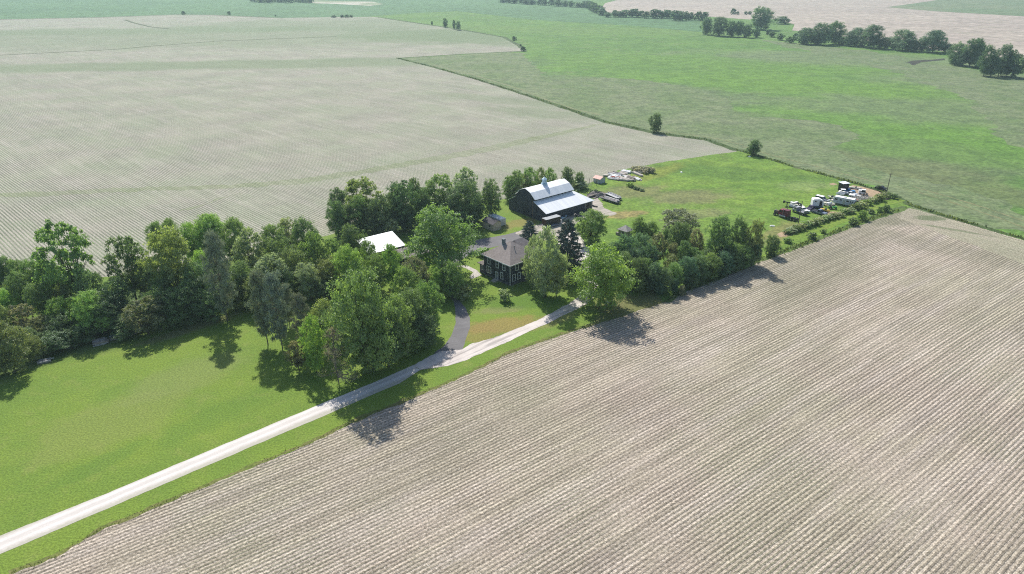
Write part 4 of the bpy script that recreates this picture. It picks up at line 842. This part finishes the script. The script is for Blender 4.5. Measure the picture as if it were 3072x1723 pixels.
# grey loads in the pasture
for p0, p1, lb in ((qx(455, 945), qx(870, 1075), 'nearer of two long trailers stacked with grey metal sheets'), (qx(570, 850), qx(890, 990), 'farther of two long trailers stacked with grey metal sheets')):
    o, L = on('loaded_trailer', p0, p1, lb, 'trailer', 'trailers with grey sheet metal'); h = min(L, 8.5) / 2
    G().box(-h, h, -1.1, 1.1, .55, .7).build('bed', M_BLACK, o); rg = random.Random(lb); 
    for i in range(7): y = -1.0 + i * .32; G().box(-h + rg.uniform(-.3, .8), h - rg.uniform(0, 1.2), y - .15, y + .15, .7 + rg.uniform(0, .15), 1.0 + rg.uniform(0, .45)).build('metal_sheet', rg.choice([M_ALU, M_GREY, M_PALEW]), o)
    G().tube([(h, -.5, .6), (h + 1.3, 0, .6), (h, .5, .6)], .07, 6).build('hitch', M_BLACK, o); wheels(o, (.2, 1.2), (-1.0, 1.0), .38, .24)
def heap(name, p, rx, ry, h, mat, label, cat, seed=0, rz=0):
    rg = np.random.default_rng(seed); n, m = 18, 6; V = [(0, 0, h)]; Fc = []
    for i in range(1, m + 1):
        t = i / m
        for k_ in range(n):
            a = 6.2832 * k_ / n; w = 1 + .22 * rg.normal() * (1 if i < m else .5); V.append((rx * t * math.cos(a) * w, ry * t * math.sin(a) * w, max(0, h * (1 - t ** 1.6) * (1 + .25 * rg.normal())) if i < m else -.02))
    for k_ in range(n): Fc.append((0, 1 + k_, 1 + (k_ + 1) % n))
    for i in range(m - 1):
        for k_ in range(n): a = 1 + i * n; Fc.append((a + k_, a + n + k_, a + n + (k_ + 1) % n, a + (k_ + 1) % n))
    o = mesh_obj(name, V, Fc, mat); o.location = p; o.rotation_euler = (0, 0, rz); return tag(o, label, cat)
heap('gravel_pile', un(*qx(330, 860)), 5.0, 3.0, 1.5, ground_mat('grey_gravel', (.19, .17, .165), (.27, .25, .24), (.13, .12, .11), .5, 3), 'grey gravel pile beside the loaded trailers', 'gravel pile', 4, .5)
# boards and junk beside the red roofed shed
rg = random.Random(5); heapm = [M_PALEW, M_OLDW, M_ALU, M_PALEW, M_WHITE]
JUNK = [(470, 385, 620, 405), (700, 310, 880, 360), (740, 360, 960, 385), (860, 300, 1080, 360), (920, 285, 1160, 330), (1010, 385, 1250, 470), (1060, 420, 1240, 490), (600, 450, 860, 490), (840, 490, 1040, 505), (960, 460, 1120, 490), (1010, 505, 1230, 515), (880, 430, 960, 470), (1180, 310, 1430, 410), (1260, 300, 1420, 320), (600, 460, 700, 400), (860, 335, 1000, 370)]
r2_ = random.Random(8)
for i in range(26):
    x, y = r2_.uniform(600, 1330), 0; y = 320 + (x - 600) * .13 + r2_.uniform(-25, 130); l_ = r2_.uniform(90, 240); JUNK.append((x, y, x + l_, y + l_ * r2_.uniform(.22, .42)))
for i, (a, b, c, d) in enumerate(JUNK):
    o, L = on('scrap_board', qx(a, b), qx(c, d), 'long pale board lying in the scrap lumber heap' if i not in (0, 12, 13) else ['separate white board sticking out towards the red roofed shed', 0][0] if i == 0 else 'long pale beam along the right of the scrap lumber' if i == 12 else 'cream panel at the top of the scrap lumber', 'board', 'boards in the scrap lumber heap')
    g = G(); w_ = rg.uniform(.5, 1.0); hh = rg.uniform(.4, 1.0)
    for j in range(4): y = -w_ + j * w_ * .55; g.box(-L / 2 + rg.uniform(0, .6), L / 2 - rg.uniform(0, .8), y, y + w_ * .48, hh * .3 * rg.random(), hh * rg.uniform(.6, 1))
    mt = M_PALEW if i == 12 else heapm[i % 5]
    me = g.build('tmp', mt); me.name = 'scrap_board'; me.location = o.location; me.rotation_euler = o.rotation_euler; lb, ct, gp = o['label'], o['category'], o['group']; bpy.data.objects.remove(o); tag(me, lb, ct, gp)
o, _ = on('old_implement', qx(670, 440), qx(860, 450), 'faded red farm implement wreck in the scrap lumber', 'implement'); g = G()
for i in range(6): g.box(-2 + i * .7, -1.6 + i * .7, -.8, .8, .3, .6 + .12 * (i % 3))
g.box(-2.1, 2.2, -.1, .1, .6, .75).tube([(-2, -.7, .7), (0, -.7, 1.3), (2, -.6, .8)], .07, 6).build('frame', M_REDD, o); wheels(o, (-1.3, 1.4), (-.9, .9), .4, .15)
# fence posts by the barn
for i, (x, y) in enumerate(((20, 700), (112, 690), (205, 645), (310, 625), (145, 570))):
    o = G().tube([(0, 0, 0), (0, 0, 2.6 - i * .1)], .09, 6).build('fence_post', M_BARK); o.location = un(*qx(x, y)); tag(o, ['first', 'second', 'third', 'fourth', 'rear'][i] + ' dark fence post from the barn towards the red roofed shed', 'post', 'fence posts behind the barn')
# propane tank
o, _ = on('propane_tank', (1810, 918), (1836, 906), 'white propane tank lying in the shade of the bright tree', 'tank')
G().tube([(-1.55, 0, .85), (-1.5, 0, .85), (-1.35, 0, .85), (-1.1, 0, .85), (1.1, 0, .85), (1.35, 0, .85), (1.5, 0, .85), (1.55, 0, .85)], [.05, .3, .46, .52, .52, .46, .3, .05], 14).build('body', M_WHITE, o, True)
G().box(-.95, -.8, -.4, .4, 0, .5).box(.8, .95, -.4, .4, 0, .5).each('leg', M_CONC, o); G().lathe([(.16, 1.33), (.16, 1.5), (.1, 1.55)], 10).build('cap', M_WHITE, o)
# timber stacks and stone at the belt
def stack(p0, p1, label, wd, rows, seed):
    o, L = on('timber_stack', p0, p1, label, 'timber stack', 'timber stacks along the tree belt'); r_ = random.Random(seed)
    for i in range(rows):
        for j in range(5): y = -wd + j * wd * .48; g = G(); g.box(-L / 2 + r_.uniform(0, .9), L / 2 - r_.uniform(0, .9), y, y + wd * .36, .05 + i * .24, .05 + i * .24 + .19); g.build('beam', M_OLDW if r_.random() < .6 else M_ALU, o)
    return o
qL = lambda x, y: (x / 2.89, 650 + y / 2.89)
stack(qL(800, 1120), qL(950, 1085), 'middle grey timber stack at the lawn edge under trees', 1.0, 4, 1); stack(qL(950, 1075), qL(1240, 985), 'right hand long grey timber stack under the tree belt', .8, 3, 2); stack(qL(320, 1275), qL(470, 1245), 'left low timber stack at the lawn edge', .7, 2, 3)
heap('boulder', un(1223, 1056), .8, .6, .7, plain('boulder_stone', (.33, .31, .30), .9), 'grey boulder on the shaded lawn near the lane', 'boulder', 9)
for i, (x, y, lb) in enumerate(((2315.5, 679, 'small white scrap on the pasture left of the semi truck'), (2248, 471, 'small white scrap at the far pasture corner below the shrub'), (2044, 518, 'small white scrap in the middle of the far pasture'))):
    o = G().box(-.7, .7, -.3, .3, 0, .35, taper=(.15, .08)).box(.1, .9, -.5, .1, 0, .2).build('scrap_sheet', M_WHITE); o.location = un(x, y); o.rotation_euler = (0, 0, i * .9); tag(o, lb, 'scrap')
# ------------------------------------------------------------------ trees and shrubs
CR = dict(L=(0, 650, 2.89), M=(600, 650, 2.89), N=(1000, 500, 3.613), O=(1350, 500, 3.613), P=(1800, 640, 4.816), R=(2280, 520, 5.724), T=(2050, 0, 2.5205), U=(1000, 0, 2.1467), V=(0, 0, 2.1467), W=(1800, 300, 2.025))
def tr(crop, x, yt, w, yb, kind, tint, label, group=None, cat=None):
    ox, oy, s = CR[crop]; return plant(ox + x / s, oy + yt / s, w / s, oy + yb / s, kind, tint, label, group, cat)
ORD = 'first second third fourth fifth sixth seventh eighth ninth tenth eleventh twelfth thirteenth fourteenth fifteenth sixteenth seventeenth eighteenth nineteenth twentieth'.split()
def row(crop, items, kind, tints, what, where, group, cat=None):
    """a row of look-alikes: each one told apart by its place in the row"""
    for i, (x, yt, w, yb) in enumerate(sorted(items)):
        n = ORD[i] if i < 20 else 'twenty ' + ORD[i - 20]
        tr(crop, x, yt, w, yb, kind, tints[i % len(tints)], f'{what}, {n} from the left {where}', group, cat)
belt = 'trees of the left hand belt'
for a in (
    ('L', 720, 55, 500, 775, 'open', 'g', 'tallest open crowned tree at left with bare forked trunk'),
    ('L', 1195, 195, 370, 770, 'open', 'd', 'slender dark tree just right of the tallest open crowned one'),
    ('L', 1575, 120, 430, 780, 'tall', 'o', 'yellowish green tall tree left of the grey pine'),
    ('L', 1390, 60, 150, 330, 'bushy', 'g', 'small tree at the stubble edge above the yellowish green tree'),
    ('L', 1510, 36, 165, 330, 'bushy', 'g', 'twin of the small stubble edge tree, standing right of it'),
    ('L', 1695, 60, 160, 400, 'bushy', 'b', 'bright bushy tree between stubble edge and grey pine'),
    ('L', 1850, 0, 300, 390, 'dense', 'b', 'bright rounded tree behind the top of the grey pine'),
    ('L', 210, 498, 210, 760, 'bushy', 'g', 'round low tree in second row at far left'),
    ('L', 400, 588, 240, 870, 'bushy', 'g', 'low tree in second row left of the forked trunk'),
    ('L', 60, 640, 170, 840, 'bushy', 'b', 'yellow green low tree at the left frame edge'),
    ('L', 600, 588, 200, 830, 'bushy', 'o', 'olive bushy tree under the tallest open crowned one'),
    ('L', 565, 715, 250, 1010, 'bushy', 'b', 'bright leafy bush tree at belt front, left lobe'),
    ('L', 830, 660, 330, 1020, 'dense', 'b', 'bright leafy tree at belt front in front of forked trunk'),
    ('L', 230, 765, 240, 1020, 'open', 'n', 'brownish thin tree at belt front near left edge'),
    ('L', 50, 785, 220, 1080, 'bushy', 'o', 'olive tree at the left frame edge above the big corner tree'),
    ('L', 395, 862, 220, 1070, 'open', 'n', 'brownish small tree right of the olive corner trees'),
    ('L', 130, 940, 330, 1345, 'dense', 'o', 'big olive tree at the left corner beside the lawn'),
    ('L', 330, 1050, 160, 1235, 'bushy', 'o', 'small yellowish bush above the left low timber stack'),
    ('L', -40, 1000, 260, 1360, 'bushy', 'd', 'dark tree cut by the left frame edge by the lawn'),
    ('L', 1290, 715, 340, 1020, 'open', 'n', 'brown grey thin tree above the right timber stack'),
    ('L', 1470, 478, 210, 850, 'bushy', 'g', 'mid green tree beneath the yellowish green tall tree'),
    ('L', 1785, 305, 180, 660, 'tall', 'b', 'bright narrow tree directly left of the grey pine'),
    ('L', 1440, 868, 95, 965, 'shrub', 'y', 'small yellow green shrub at the lawn edge under dark trees'),
    ('L', 1350, 375, 250, 790, 'tall', 'o', 'olive tree between the slender dark tree and yellowish tree'),
    ('M', 145, 5, 280, 410, 'dense', 'b', 'bright tree at the belt back, right of the grey pine top'),
    ('M', 345, 18, 230, 430, 'dense', 'g', 'green rounded tree at the belt back beside the stubble'),
    ('M', 665, 82, 220, 410, 'bushy', 'g', 'low green tree at belt back near the stubble corner'),
    ('M', 785, 18, 190, 330, 'open', 'p', 'pale thin tree at belt back left of the round dark tree'),
    ('M', 470, 122, 270, 570, 'open', 'p', 'pale green open tree right of the grey pine'),
    ('M', 695, 192, 290, 570, 'tall', 'g', 'green tree in mid belt above the grey pine clump'),
    ('M', 1020, 152, 240, 570, 'open', 'g', 'thin leafed tree in mid belt left of the white roof'),
    ('M', 1170, 208, 200, 550, 'open', 'g', 'small green tree touching the left of the white roof'),
    ('M', 640, 348, 310, 710, 'open', 'p', 'grey green open tree behind the grey pine clump'),
    ('M', 945, 28, 250, 430, 'dense', 'd', 'dark tree at belt back above the mid belt trees'),
    ('M', 1335, 83, 240, 410, 'dense', 'd', 'round dark tree left of the broad white metal roof'),
    ('M', 960, 412, 230, 720, 'tall', 'p', 'pale narrow tree over the shaded lawn behind the maple'),
    ('M', 1310, 268, 250, 660, 'dense', 'b', 'bright tree below the left end of the white roof'),
    ('M', 1490, 222, 150, 560, 'bushy', 'g', 'small tree poking up before the white roof'),
    ('M', 1680, 252, 200, 620, 'tall', 'b', 'bright tree before the right end of the white roof'),
    ('M', 1530, 340, 230, 650, 'dense', 'g', 'green tree between the two bright ones below white roof'),
    ('M', 1810, 455, 270, 870, 'dense', 'g', 'green tree above the right shoulder of the big maple'),
    ('M', 1440, 492, 600, 1345, 'dense', 'g', 'huge leafy green maple on the lawn beside the lane'),
    ('M', 1720, 705, 300, 1240, 'dense', 'g', 'tree hugging the right side of the huge maple'),
    ('M', 1110, 745, 290, 1170, 'dense', 'o', 'olive smaller tree hugging the left side of the huge maple'),
    ('M', 1860, 640, 330, 1090, 'dense', 'd', 'dark tree between the huge maple and the asphalt drive'),
    ('M', 1960, 860, 260, 1130, 'dense', 'd', 'dark low tree beside the bend of the asphalt drive'),
    ('M', 1985, 575, 240, 1010, 'tall', 'g', 'green tree shading the asphalt drive bend'),
    ('M', 1885, 365, 250, 690, 'open', 'n', 'brownish feathery tree below the grey shingle roof'),
    ('M', 1010, 880, 220, 1350, 'tall', 'b', 'vine covered column tree on the lawn left of the maple'),
    ('M', 860, 1085, 190, 1340, 'open', 'n', 'thin bare stemmed young tree left of the vine covered column'),
    ('M', 240, 145, 285, 905, 'pine', 'i', 'tall grey pine with bare lower trunk standing alone on lawn edge'),
    ('M', 590, 470, 290, 1110, 'pine', 'i', 'left pine of the grey pine clump on the lawn'),
    ('M', 715, 500, 270, 1140, 'pine', 'i', 'middle pine of the grey pine clump on the lawn'),
    ('M', 780, 590, 200, 960, 'pine', 'i', 'short rear pine of the grey pine clump on the lawn'),
    ('M', 915, 675, 200, 1160, 'pine', 'i', 'dark pine between the grey pine clump and the maple'),
    ('M', 1205, 965, 330, 1450, 'dead', 'x', 'bare brown dead conifer beside the white lane'),
    ('N', 1185, 468, 730, 1190, 'dense', 'g', 'massive spreading tree left of the farmhouse'),
    ('N', 1285, 1035, 280, 1425, 'bushy', 'g', 'leafy tree at the lawn edge left of the farmhouse'),
    ('N', 1130, 1095, 240, 1420, 'bushy', 'b', 'bright low tree left of the one by the farmhouse lawn'),
    ('N', 1395, 1275, 180, 1435, 'shrub', 'p', 'small pale sapling between drive bend and farmhouse lawn'),
    ('N', 335, 135, 420, 620, 'open', 'o', 'wide pale tree at the back of the central grove'),
    ('N', 70, 243, 200, 570, 'dense', 'd', 'dark tree at the left end of the central grove'),
    ('N', 300, 330, 270, 710, 'tall', 'g', 'tall green tree above the round dark tree'),
    ('N', 760, 178, 320, 690, 'tall', 'd', 'tall dark tree in the central grove above the white roof corner'),
    ('N', 890, 133, 150, 600, 'tall', 'd', 'narrow dark tree in the middle of the central grove'),
    ('N', 1150, 103, 390, 570, 'open', 'g', 'broad open tree at the grove back over the massive tree'),
    ('N', 1435, 22, 255, 430, 'open', 'p', 'pale feathery tree rising highest behind the grove'),
    ('N', 1430, 175, 410, 660, 'dense', 'd', 'deep green dense tree over the pale blue garage'),
    ('N', 1705, 155, 240, 570, 'dense', 'd', 'dark tree at the right end of the grove beside the barn'),
    ('N', 1010, 402, 230, 650, 'bushy', 'g', 'small green tree peeping over the massive tree top'),
    ('N', 540, 335, 250, 740, 'tall', 'd', 'dark slim tree in the grove right of the tall green tree'),
    ('N', 640, 575, 170, 770, 'open', 'p', 'low pale tree behind the white roof ridge'),
    ('N', 1530, 300, 260, 600, 'dense', 'd', 'dark spreading tree shading the tan shed'),
    ('N', 1330, 300, 250, 650, 'dense', 'd', 'dark tree between massive tree and deep green dense one'),
    ('N', 60, 380, 230, 760, 'dense', 'd', 'dark lower tree at the left end of the central grove'),
    ('O', 1020, 680, 330, 1420, 'tall', 'p', 'tall pale leaved tree at the right corner of the farmhouse'),
    ('O', 905, 770, 230, 1310, 'tall', 'p', 'left stem with pale crown against the farmhouse roof'),
    ('O', 1150, 935, 250, 1405, 'dense', 'p', 'lower rounded pale tree right of the tall house corner tree'),
    ('O', 1625, 890, 660, 1545, 'dense', 'b', 'bright green broad tree at the end of the lane'),
    ('O', 1520, 483, 335, 828, 'dense', 'g', 'neat round tree with bare trunk below the barn'),
    ('O', 860, 592, 260, 835, 'spruce', 's', 'small dark spruce beside the black cargo trailer'),
    ('O', 1265, 575, 460, 1210, 'spruce', 's', 'big blue green spruce behind the farmhouse'),
    ('O', 600, 1330, 155, 1455, 'shrub', 'p', 'round ornamental shrub on the front lawn of the farmhouse'),
    ('O', 360, 885, 170, 965, 'shrub', 'b', 'leafy shrub behind the farmhouse by the asphalt yard'),
    ('O', 1270, 12, 150, 265, 'dense', 'd', 'dark compact tree behind the right end of the barn'),
    ('O', 1400, 62, 115, 235, 'bushy', 'd', 'small dark tree behind the fence posts by the barn'),
    ('O', 1390, 145, 210, 235, 'shrub', 'p', 'pale low thicket beside the fence posts behind the barn'),
    ('O', 1950, 170, 90, 215, 'shrub', 'y', 'yellow green round bush below the scrap lumber'),
    ('P', 550, 72, 230, 430, 'dense', 'g', 'green tree right behind the weathered grey hut'),
    ('P', 715, 130, 255, 440, 'dense', 'g', 'rounded green tree right of the one behind the hut'),
    ('P', 1120, -38, 600, 430, 'open', 'h', 'grey half bare broad tree behind the right hand belt'),
    ('P', 1130, 138, 350, 630, 'dense', 'd', 'dark tree under the grey half bare tree'),
    ('P', 820, 305, 300, 770, 'open', 'n', 'brownish tree in the middle of the right hand belt'),
    ('P', 1030, 437, 160, 810, 'tall', 'n', 'narrow rusty tree in the middle of the right hand belt'),
    ('P', 350, 325, 350, 920, 'dense', 't', 'bluish green tree beneath the weathered grey hut'),
    ('P', 570, 305, 340, 860, 'dense', 't', 'bluish green tree right of the hut, upper one'),
    ('P', 170, 430, 300, 920, 'dense', 't', 'bluish green tree between big spruce and bright lane tree'),
    ('P', 480, 520, 380, 1000, 'dense', 't', 'bluish green lower tree right above the propane tank'),
    ('P', 670, 465, 310, 980, 'dense', 't', 'bluish green tree left of the brownish tree'),
    ('P', 330, 570, 350, 1090, 'dense', 'd', 'dark tree directly behind the right side of bright lane tree'),
    ('P', 530, 650, 330, 1130, 'dense', 'd', 'dark tree just right of the propane tank'),
    ('P', 1360, 240, 230, 730, 'open', 'n', 'brownish tree left of the dark tree with leaning trunk'),
    ('P', 1665, 72, 400, 770, 'dense', 'd', 'dark tree with leaning trunk at right of the belt'),
    ('P', 1950, 82, 310, 690, 'tall', 'd', 'tall dark tree near the right end of the belt'),
    ('P', 2170, 120, 290, 740, 'tall', 'o', 'olive tree at the right end of the belt by the field'),
    ('P', 920, 238, 140, 570, 'bushy', 'd', 'small dark tree behind the narrow rusty tree'),
    ('P', 1200, 415, 270, 860, 'tall', 'd', 'dark tree right of the narrow rusty tree'),
    ('P', 1340, 520, 290, 890, 'dense', 'd', 'dark lower tree at the field edge in belt middle'),
    ('P', 1000, 620, 270, 900, 'bushy', 'o', 'olive bushy tree below the narrow rusty tree'),
    ('P', 1500, 540, 270, 870, 'bushy', 'd', 'dark bushy tree left below the leaning trunk'),
    ('P', 1620, 620, 290, 860, 'bushy', 'd', 'dark bushy tree right below the leaning trunk'),
    ('P', 1910, 435, 250, 810, 'dense', 'g', 'mid green tree below the tall dark tree at belt end'),
    ('P', 1735, 505, 210, 810, 'open', 'n', 'greyish thin tree below the dark tree with leaning trunk'),
    ('P', 2085, 495, 260, 775, 'bushy', 'd', 'dark bushy tree at the belt end touching the field'),
    ('P', 1060, 945, 125, 1155, 'bushy', 't', 'small blue green bush at the field edge near the propane tank'),
    ('P', 1175, 1045, 115, 1190, 'bushy', 'n', 'small brown bush at the field edge near the propane tank'),
    ('P', 850, 1005, 140, 1180, 'bushy', 't', 'dark small bush right of the propane tank'),
    ('P', 1290, 890, 240, 1070, 'bushy', 'd', 'dark low bush in the shadow at the field edge'),
    ('R', 190, 1085, 265, 1410, 'bushy', 'd', 'round dark bush standing alone right of the belt at field edge'),
    ('W', 332, 85, 82, 196, 'tall', 'd', 'lone tree on the pasture fence above the stubble field'),
    ('W', 928, 248, 92, 336, 'bushy', 'd', 'lone round shrub tree at the pasture corner'),
):
    kd = a[5]; c_ = 'shrub' if kd == 'shrub' else None
    tr(*a[:8], None, c_)
row('L', [(-20, 365, 180, 640), (90, 368, 180, 640), (190, 380, 170, 650), (320, 376, 200, 660), (440, 390, 170, 660), (545, 440, 140, 640)], 'bushy', 'gdg', 'low bushy tree', 'in the row along the stubble field', 'low trees along the stubble field')
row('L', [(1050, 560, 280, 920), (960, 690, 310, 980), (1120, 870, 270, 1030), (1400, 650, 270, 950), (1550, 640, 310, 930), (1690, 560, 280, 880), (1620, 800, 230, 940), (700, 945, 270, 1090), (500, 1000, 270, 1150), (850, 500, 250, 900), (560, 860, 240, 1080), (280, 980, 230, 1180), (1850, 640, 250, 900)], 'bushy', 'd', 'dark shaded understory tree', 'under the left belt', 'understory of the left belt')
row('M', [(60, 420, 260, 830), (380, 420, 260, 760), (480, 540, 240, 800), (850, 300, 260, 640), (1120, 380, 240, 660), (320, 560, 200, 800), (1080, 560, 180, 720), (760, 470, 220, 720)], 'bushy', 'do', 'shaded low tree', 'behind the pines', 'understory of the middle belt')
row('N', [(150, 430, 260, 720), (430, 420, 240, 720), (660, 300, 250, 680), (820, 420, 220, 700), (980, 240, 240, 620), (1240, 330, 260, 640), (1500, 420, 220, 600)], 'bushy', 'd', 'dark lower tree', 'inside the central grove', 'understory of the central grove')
row('O', [(640, 108, 165, 370), (720, 48, 175, 365), (865, 16, 185, 330), (975, 18, 135, 310), (1080, 24, 145, 300), (680, 190, 150, 380), (800, 90, 150, 340)], 'tall', 'go', 'slim tree', 'in the row behind the barn', 'trees behind the barn')
row('R', [(470, 970, 175, 1035), (540, 937, 189, 1020), (620, 900, 189, 990), (700, 862, 189, 960), (780, 836, 189, 930), (860, 813, 175, 900), (940, 790, 189, 880), (1015, 767, 175, 850), (1090, 737, 175, 820), (1170, 718, 175, 790), (1260, 694, 189, 770), (1350, 676, 175, 745), (1440, 618, 175, 690), (1540, 600, 189, 680), (1640, 526, 202, 620), (1740, 499, 202, 600), (1830, 460, 175, 540), (1930, 413, 189, 500), (2040, 362, 189, 470), (2120, 336, 162, 430)], 'shrub', 'gpop', 'grey green hedge shrub', 'along the junk yard', 'hedge shrubs along the junk yard')
row('R', [(2200, 340, 110, 420), (2300, 360, 120, 440), (2030, 210, 90, 270)], 'shrub', 'd', 'dark fence shrub', 'at the junk yard corner pole', 'corner shrubs by the utility pole')
row('R', [(480, 1110, 170, 1190), (880, 1020, 160, 1130), (1080, 960, 110, 1030), (1590, 770, 180, 890), (1745, 640, 150, 800), (1900, 620, 120, 690), (2060, 580, 120, 670), (2170, 550, 130, 660)], 'shrub', 'gd', 'weedy bush', 'on the strip between track and crop field', 'bushes beside the crop field')
row('O', [(1975, 200, 50, 232), (2010, 215, 55, 247), (2045, 228, 50, 255), (2085, 245, 55, 268), (1530, 255, 60, 285), (1580, 248, 60, 278)], 'shrub', 'd', 'tiny dark bush', 'below the scrap lumber and gravel pile', 'bushes on the near pasture')
row('P', [(900, 810, 270, 1150), (1050, 720, 290, 1075), (1250, 640, 310, 1030), (1420, 620, 310, 985), (1590, 600, 310, 945), (1760, 560, 310, 900), (1910, 520, 290, 850), (2060, 470, 270, 800), (2190, 370, 220, 745), (760, 730, 290, 1120), (610, 670, 290, 1070), (430, 670, 270, 1040)], 'dense', 'dgt', 'dark leafy tree', 'along the field edge of the right belt', 'field edge trees of the right belt')
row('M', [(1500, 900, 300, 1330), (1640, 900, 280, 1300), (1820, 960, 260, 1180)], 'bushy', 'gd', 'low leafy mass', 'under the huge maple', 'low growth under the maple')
# twiggy brush heaps
def brush(p, rx, ry, h, n, label, seed, mat):
    rg = np.random.default_rng(seed); g = G()
    for i in range(n):
        a = rg.uniform(0, 6.28); t = math.sqrt(rg.random()); x, y = rx * t * math.cos(a), ry * t * math.sin(a); d = rg.normal(size=3); d[2] = abs(d[2]) * .8; d /= np.linalg.norm(d); L = rg.uniform(.8, 2.2); z = h * (1 - t * .6) * rg.random()
        g.tube([(x, y, max(0, z)), (x + d[0] * L, y + d[1] * L, max(0, z) + d[2] * L)], [.06, .015], 3, False)
    o = g.build('brush_pile', mat); o.location = p; return tag(o, label, 'brush pile')
row('O', [(1985, 0, 60, 42), (2020, -4, 70, 40), (2062, -8, 75, 44), (2105, -2, 80, 52), (2150, 4, 80, 62), (2190, 14, 70, 70), (2060, 18, 80, 62), (2120, 30, 70, 78), (2015, 22, 60, 60)], 'shrub', 'w', 'grey dry thicket shrub', 'beyond the scrap lumber', 'dry thicket by the scrap lumber')
brush(un(*q4(1745, 470)), 5, 3.5, 1.6, 420, 'pale tangled brush pile behind the camper', 4, plain('bleached_twigs', (.46, .43, .40), .95))
# far creek line and lone far trees
T1 = [(170, 140, 85, 262), (270, 133, 130, 272), (360, 160, 90, 278), (420, 165, 75, 280), (475, 187, 90, 285)]
row('T', T1, 'bushy', 'f', 'dark creek tree', 'in the clump left of the tall far tree', 'creek trees, left clump')
row('T', [(590, 60, 170, 225)], 'bushy', 'f', 'tallest creek tree', 'among the far clumps', 'creek trees')
row('T', [(745, 128, 120, 182), (545, 205, 70, 285), (650, 222, 60, 262), (672, 240, 60, 282), (735, 255, 60, 305), (800, 278, 70, 325), (850, 255, 60, 305), (900, 290, 60, 335), (1190, 290, 70, 345), (1345, 300, 60, 355), (1480, 300, 60, 366), (1590, 300, 60, 378), (1760, 310, 60, 388), (1960, 330, 60, 396), (2030, 400, 70, 480), (2225, 430, 60, 520)], 'far', 'f', 'small creek bush', 'between the far clumps', 'creek bushes between the clumps')
row('T', [(930, 215, 140, 335), (1040, 182, 150, 340), (1140, 168, 130, 335), (1000, 250, 110, 338)], 'bushy', 'f', 'creek tree', 'in the second far clump', 'creek trees, second clump')
row('T', [(1260, 235, 120, 350), (1410, 193, 165, 362), (1310, 215, 110, 345), (1525, 285, 90, 370), (1655, 232, 200, 382), (1715, 305, 110, 388), (1800, 290, 80, 390), (1885, 234, 200, 396), (2010, 335, 70, 398)], 'bushy', 'f', 'creek tree', 'in the long far clump at right', 'creek trees, long clump')
row('T', [(2050, 330, 130, 490), (2160, 298, 160, 505), (2100, 370, 110, 500), (2210, 330, 90, 500)], 'bushy', 'f', 'creek tree', 'in the clump beside the creek cut', 'creek trees beside the cut')
row('T', [(2270, 352, 110, 575), (2380, 343, 140, 575), (2490, 412, 150, 585), (2440, 380, 90, 575), (2320, 430, 90, 580)], 'tall', 'f', 'creek tree', 'in the clump at the right frame edge', 'creek trees at the right edge')
row('T', [(378, 66, 42, 112), (410, 88, 25, 112), (470, 88, 30, 112), (500, 86, 30, 112)], 'far', 'f', 'tiny tree', 'on the bare field beyond the creek', 'tiny far field trees')
rg = random.Random(11); it = []
for i in range(15):
    x = 1090 + i * 40 + rg.uniform(-8, 8); it.append((x, -22 + i * 2.6 + rg.uniform(-8, 8), rg.uniform(42, 66), 18 + i * 2.6))
row('U', it, 'far', 'f', 'hazy tree', 'in the farthest upper tree line', 'farthest tree line')
it = [(1665 + rg.uniform(-6, 6) + i * 14, 12 + i * 9, 62, 70 + i * 6) for i in range(6)]
row('U', it, 'far', 'f', 'creek tree', 'where the far tree line bends down', 'tree line bend')
it = [(1770 + i * 36 + rg.uniform(-9, 9), 70 + 2 * rg.uniform(-6, 6) + (i > 11) * 10, rg.uniform(44, 66), 112 + (i > 6) * 8 + (i > 11) * 14) for i in range(18)]
row('U', it, 'far', 'f', 'creek tree', 'in the long low far tree line', 'long far tree line')
row('V', [(1640 + i * 44, -14, 66, 14 + (i % 3) * 3) for i in range(9)], 'far', 'd', 'hazy dark tree', 'in the far wood at the top edge', 'far wood at the top')
row('V', [(1183, 72, 26, 96), (1476, 74, 24, 97), (1775, 96, 12, 106), (2148, 100, 34, 114), (2205, 96, 28, 114), (2235, 95, 28, 114), (2260, 97, 24, 113)], 'far', 'f', 'lone far tree', 'along the top edge of the left stubble field', 'far trees on the stubble edge')
row('U', [(722, 120, 34, 178), (778, 130, 24, 188), (804, 138, 34, 195), (636, 138, 14, 162)], 'tall', 'f', 'thin poplar', 'on the far stubble boundary', 'far poplars')
row('U', [(1165, 236, 34, 262), (1222, 300, 36, 330), (1206, 285, 18, 298)], 'far', 'f', 'round bush', 'at the notch of the far stubble boundary', 'notch bushes')
# ------------------------------------------------------------------ haze
g = G(); g.box(-4750, 4750, -800, 7700, -1, 92); hz = bpy.data.materials.new('haze_air'); hz.use_nodes = True; ht = hz.node_tree; ht.nodes.clear()
ov = ht.nodes.new('ShaderNodeOutputMaterial'); pv = ht.nodes.new('ShaderNodeVolumePrincipled'); pv.inputs['Density'].default_value = HAZE; pv.inputs['Color'].default_value = (.66, .90, .97, 1); pv.inputs['Anisotropy'].default_value = .3
ht.links.new(pv.outputs[0], ov.inputs['Volume']); tag(g.build('haze', hz), None, None, None, 'stuff')
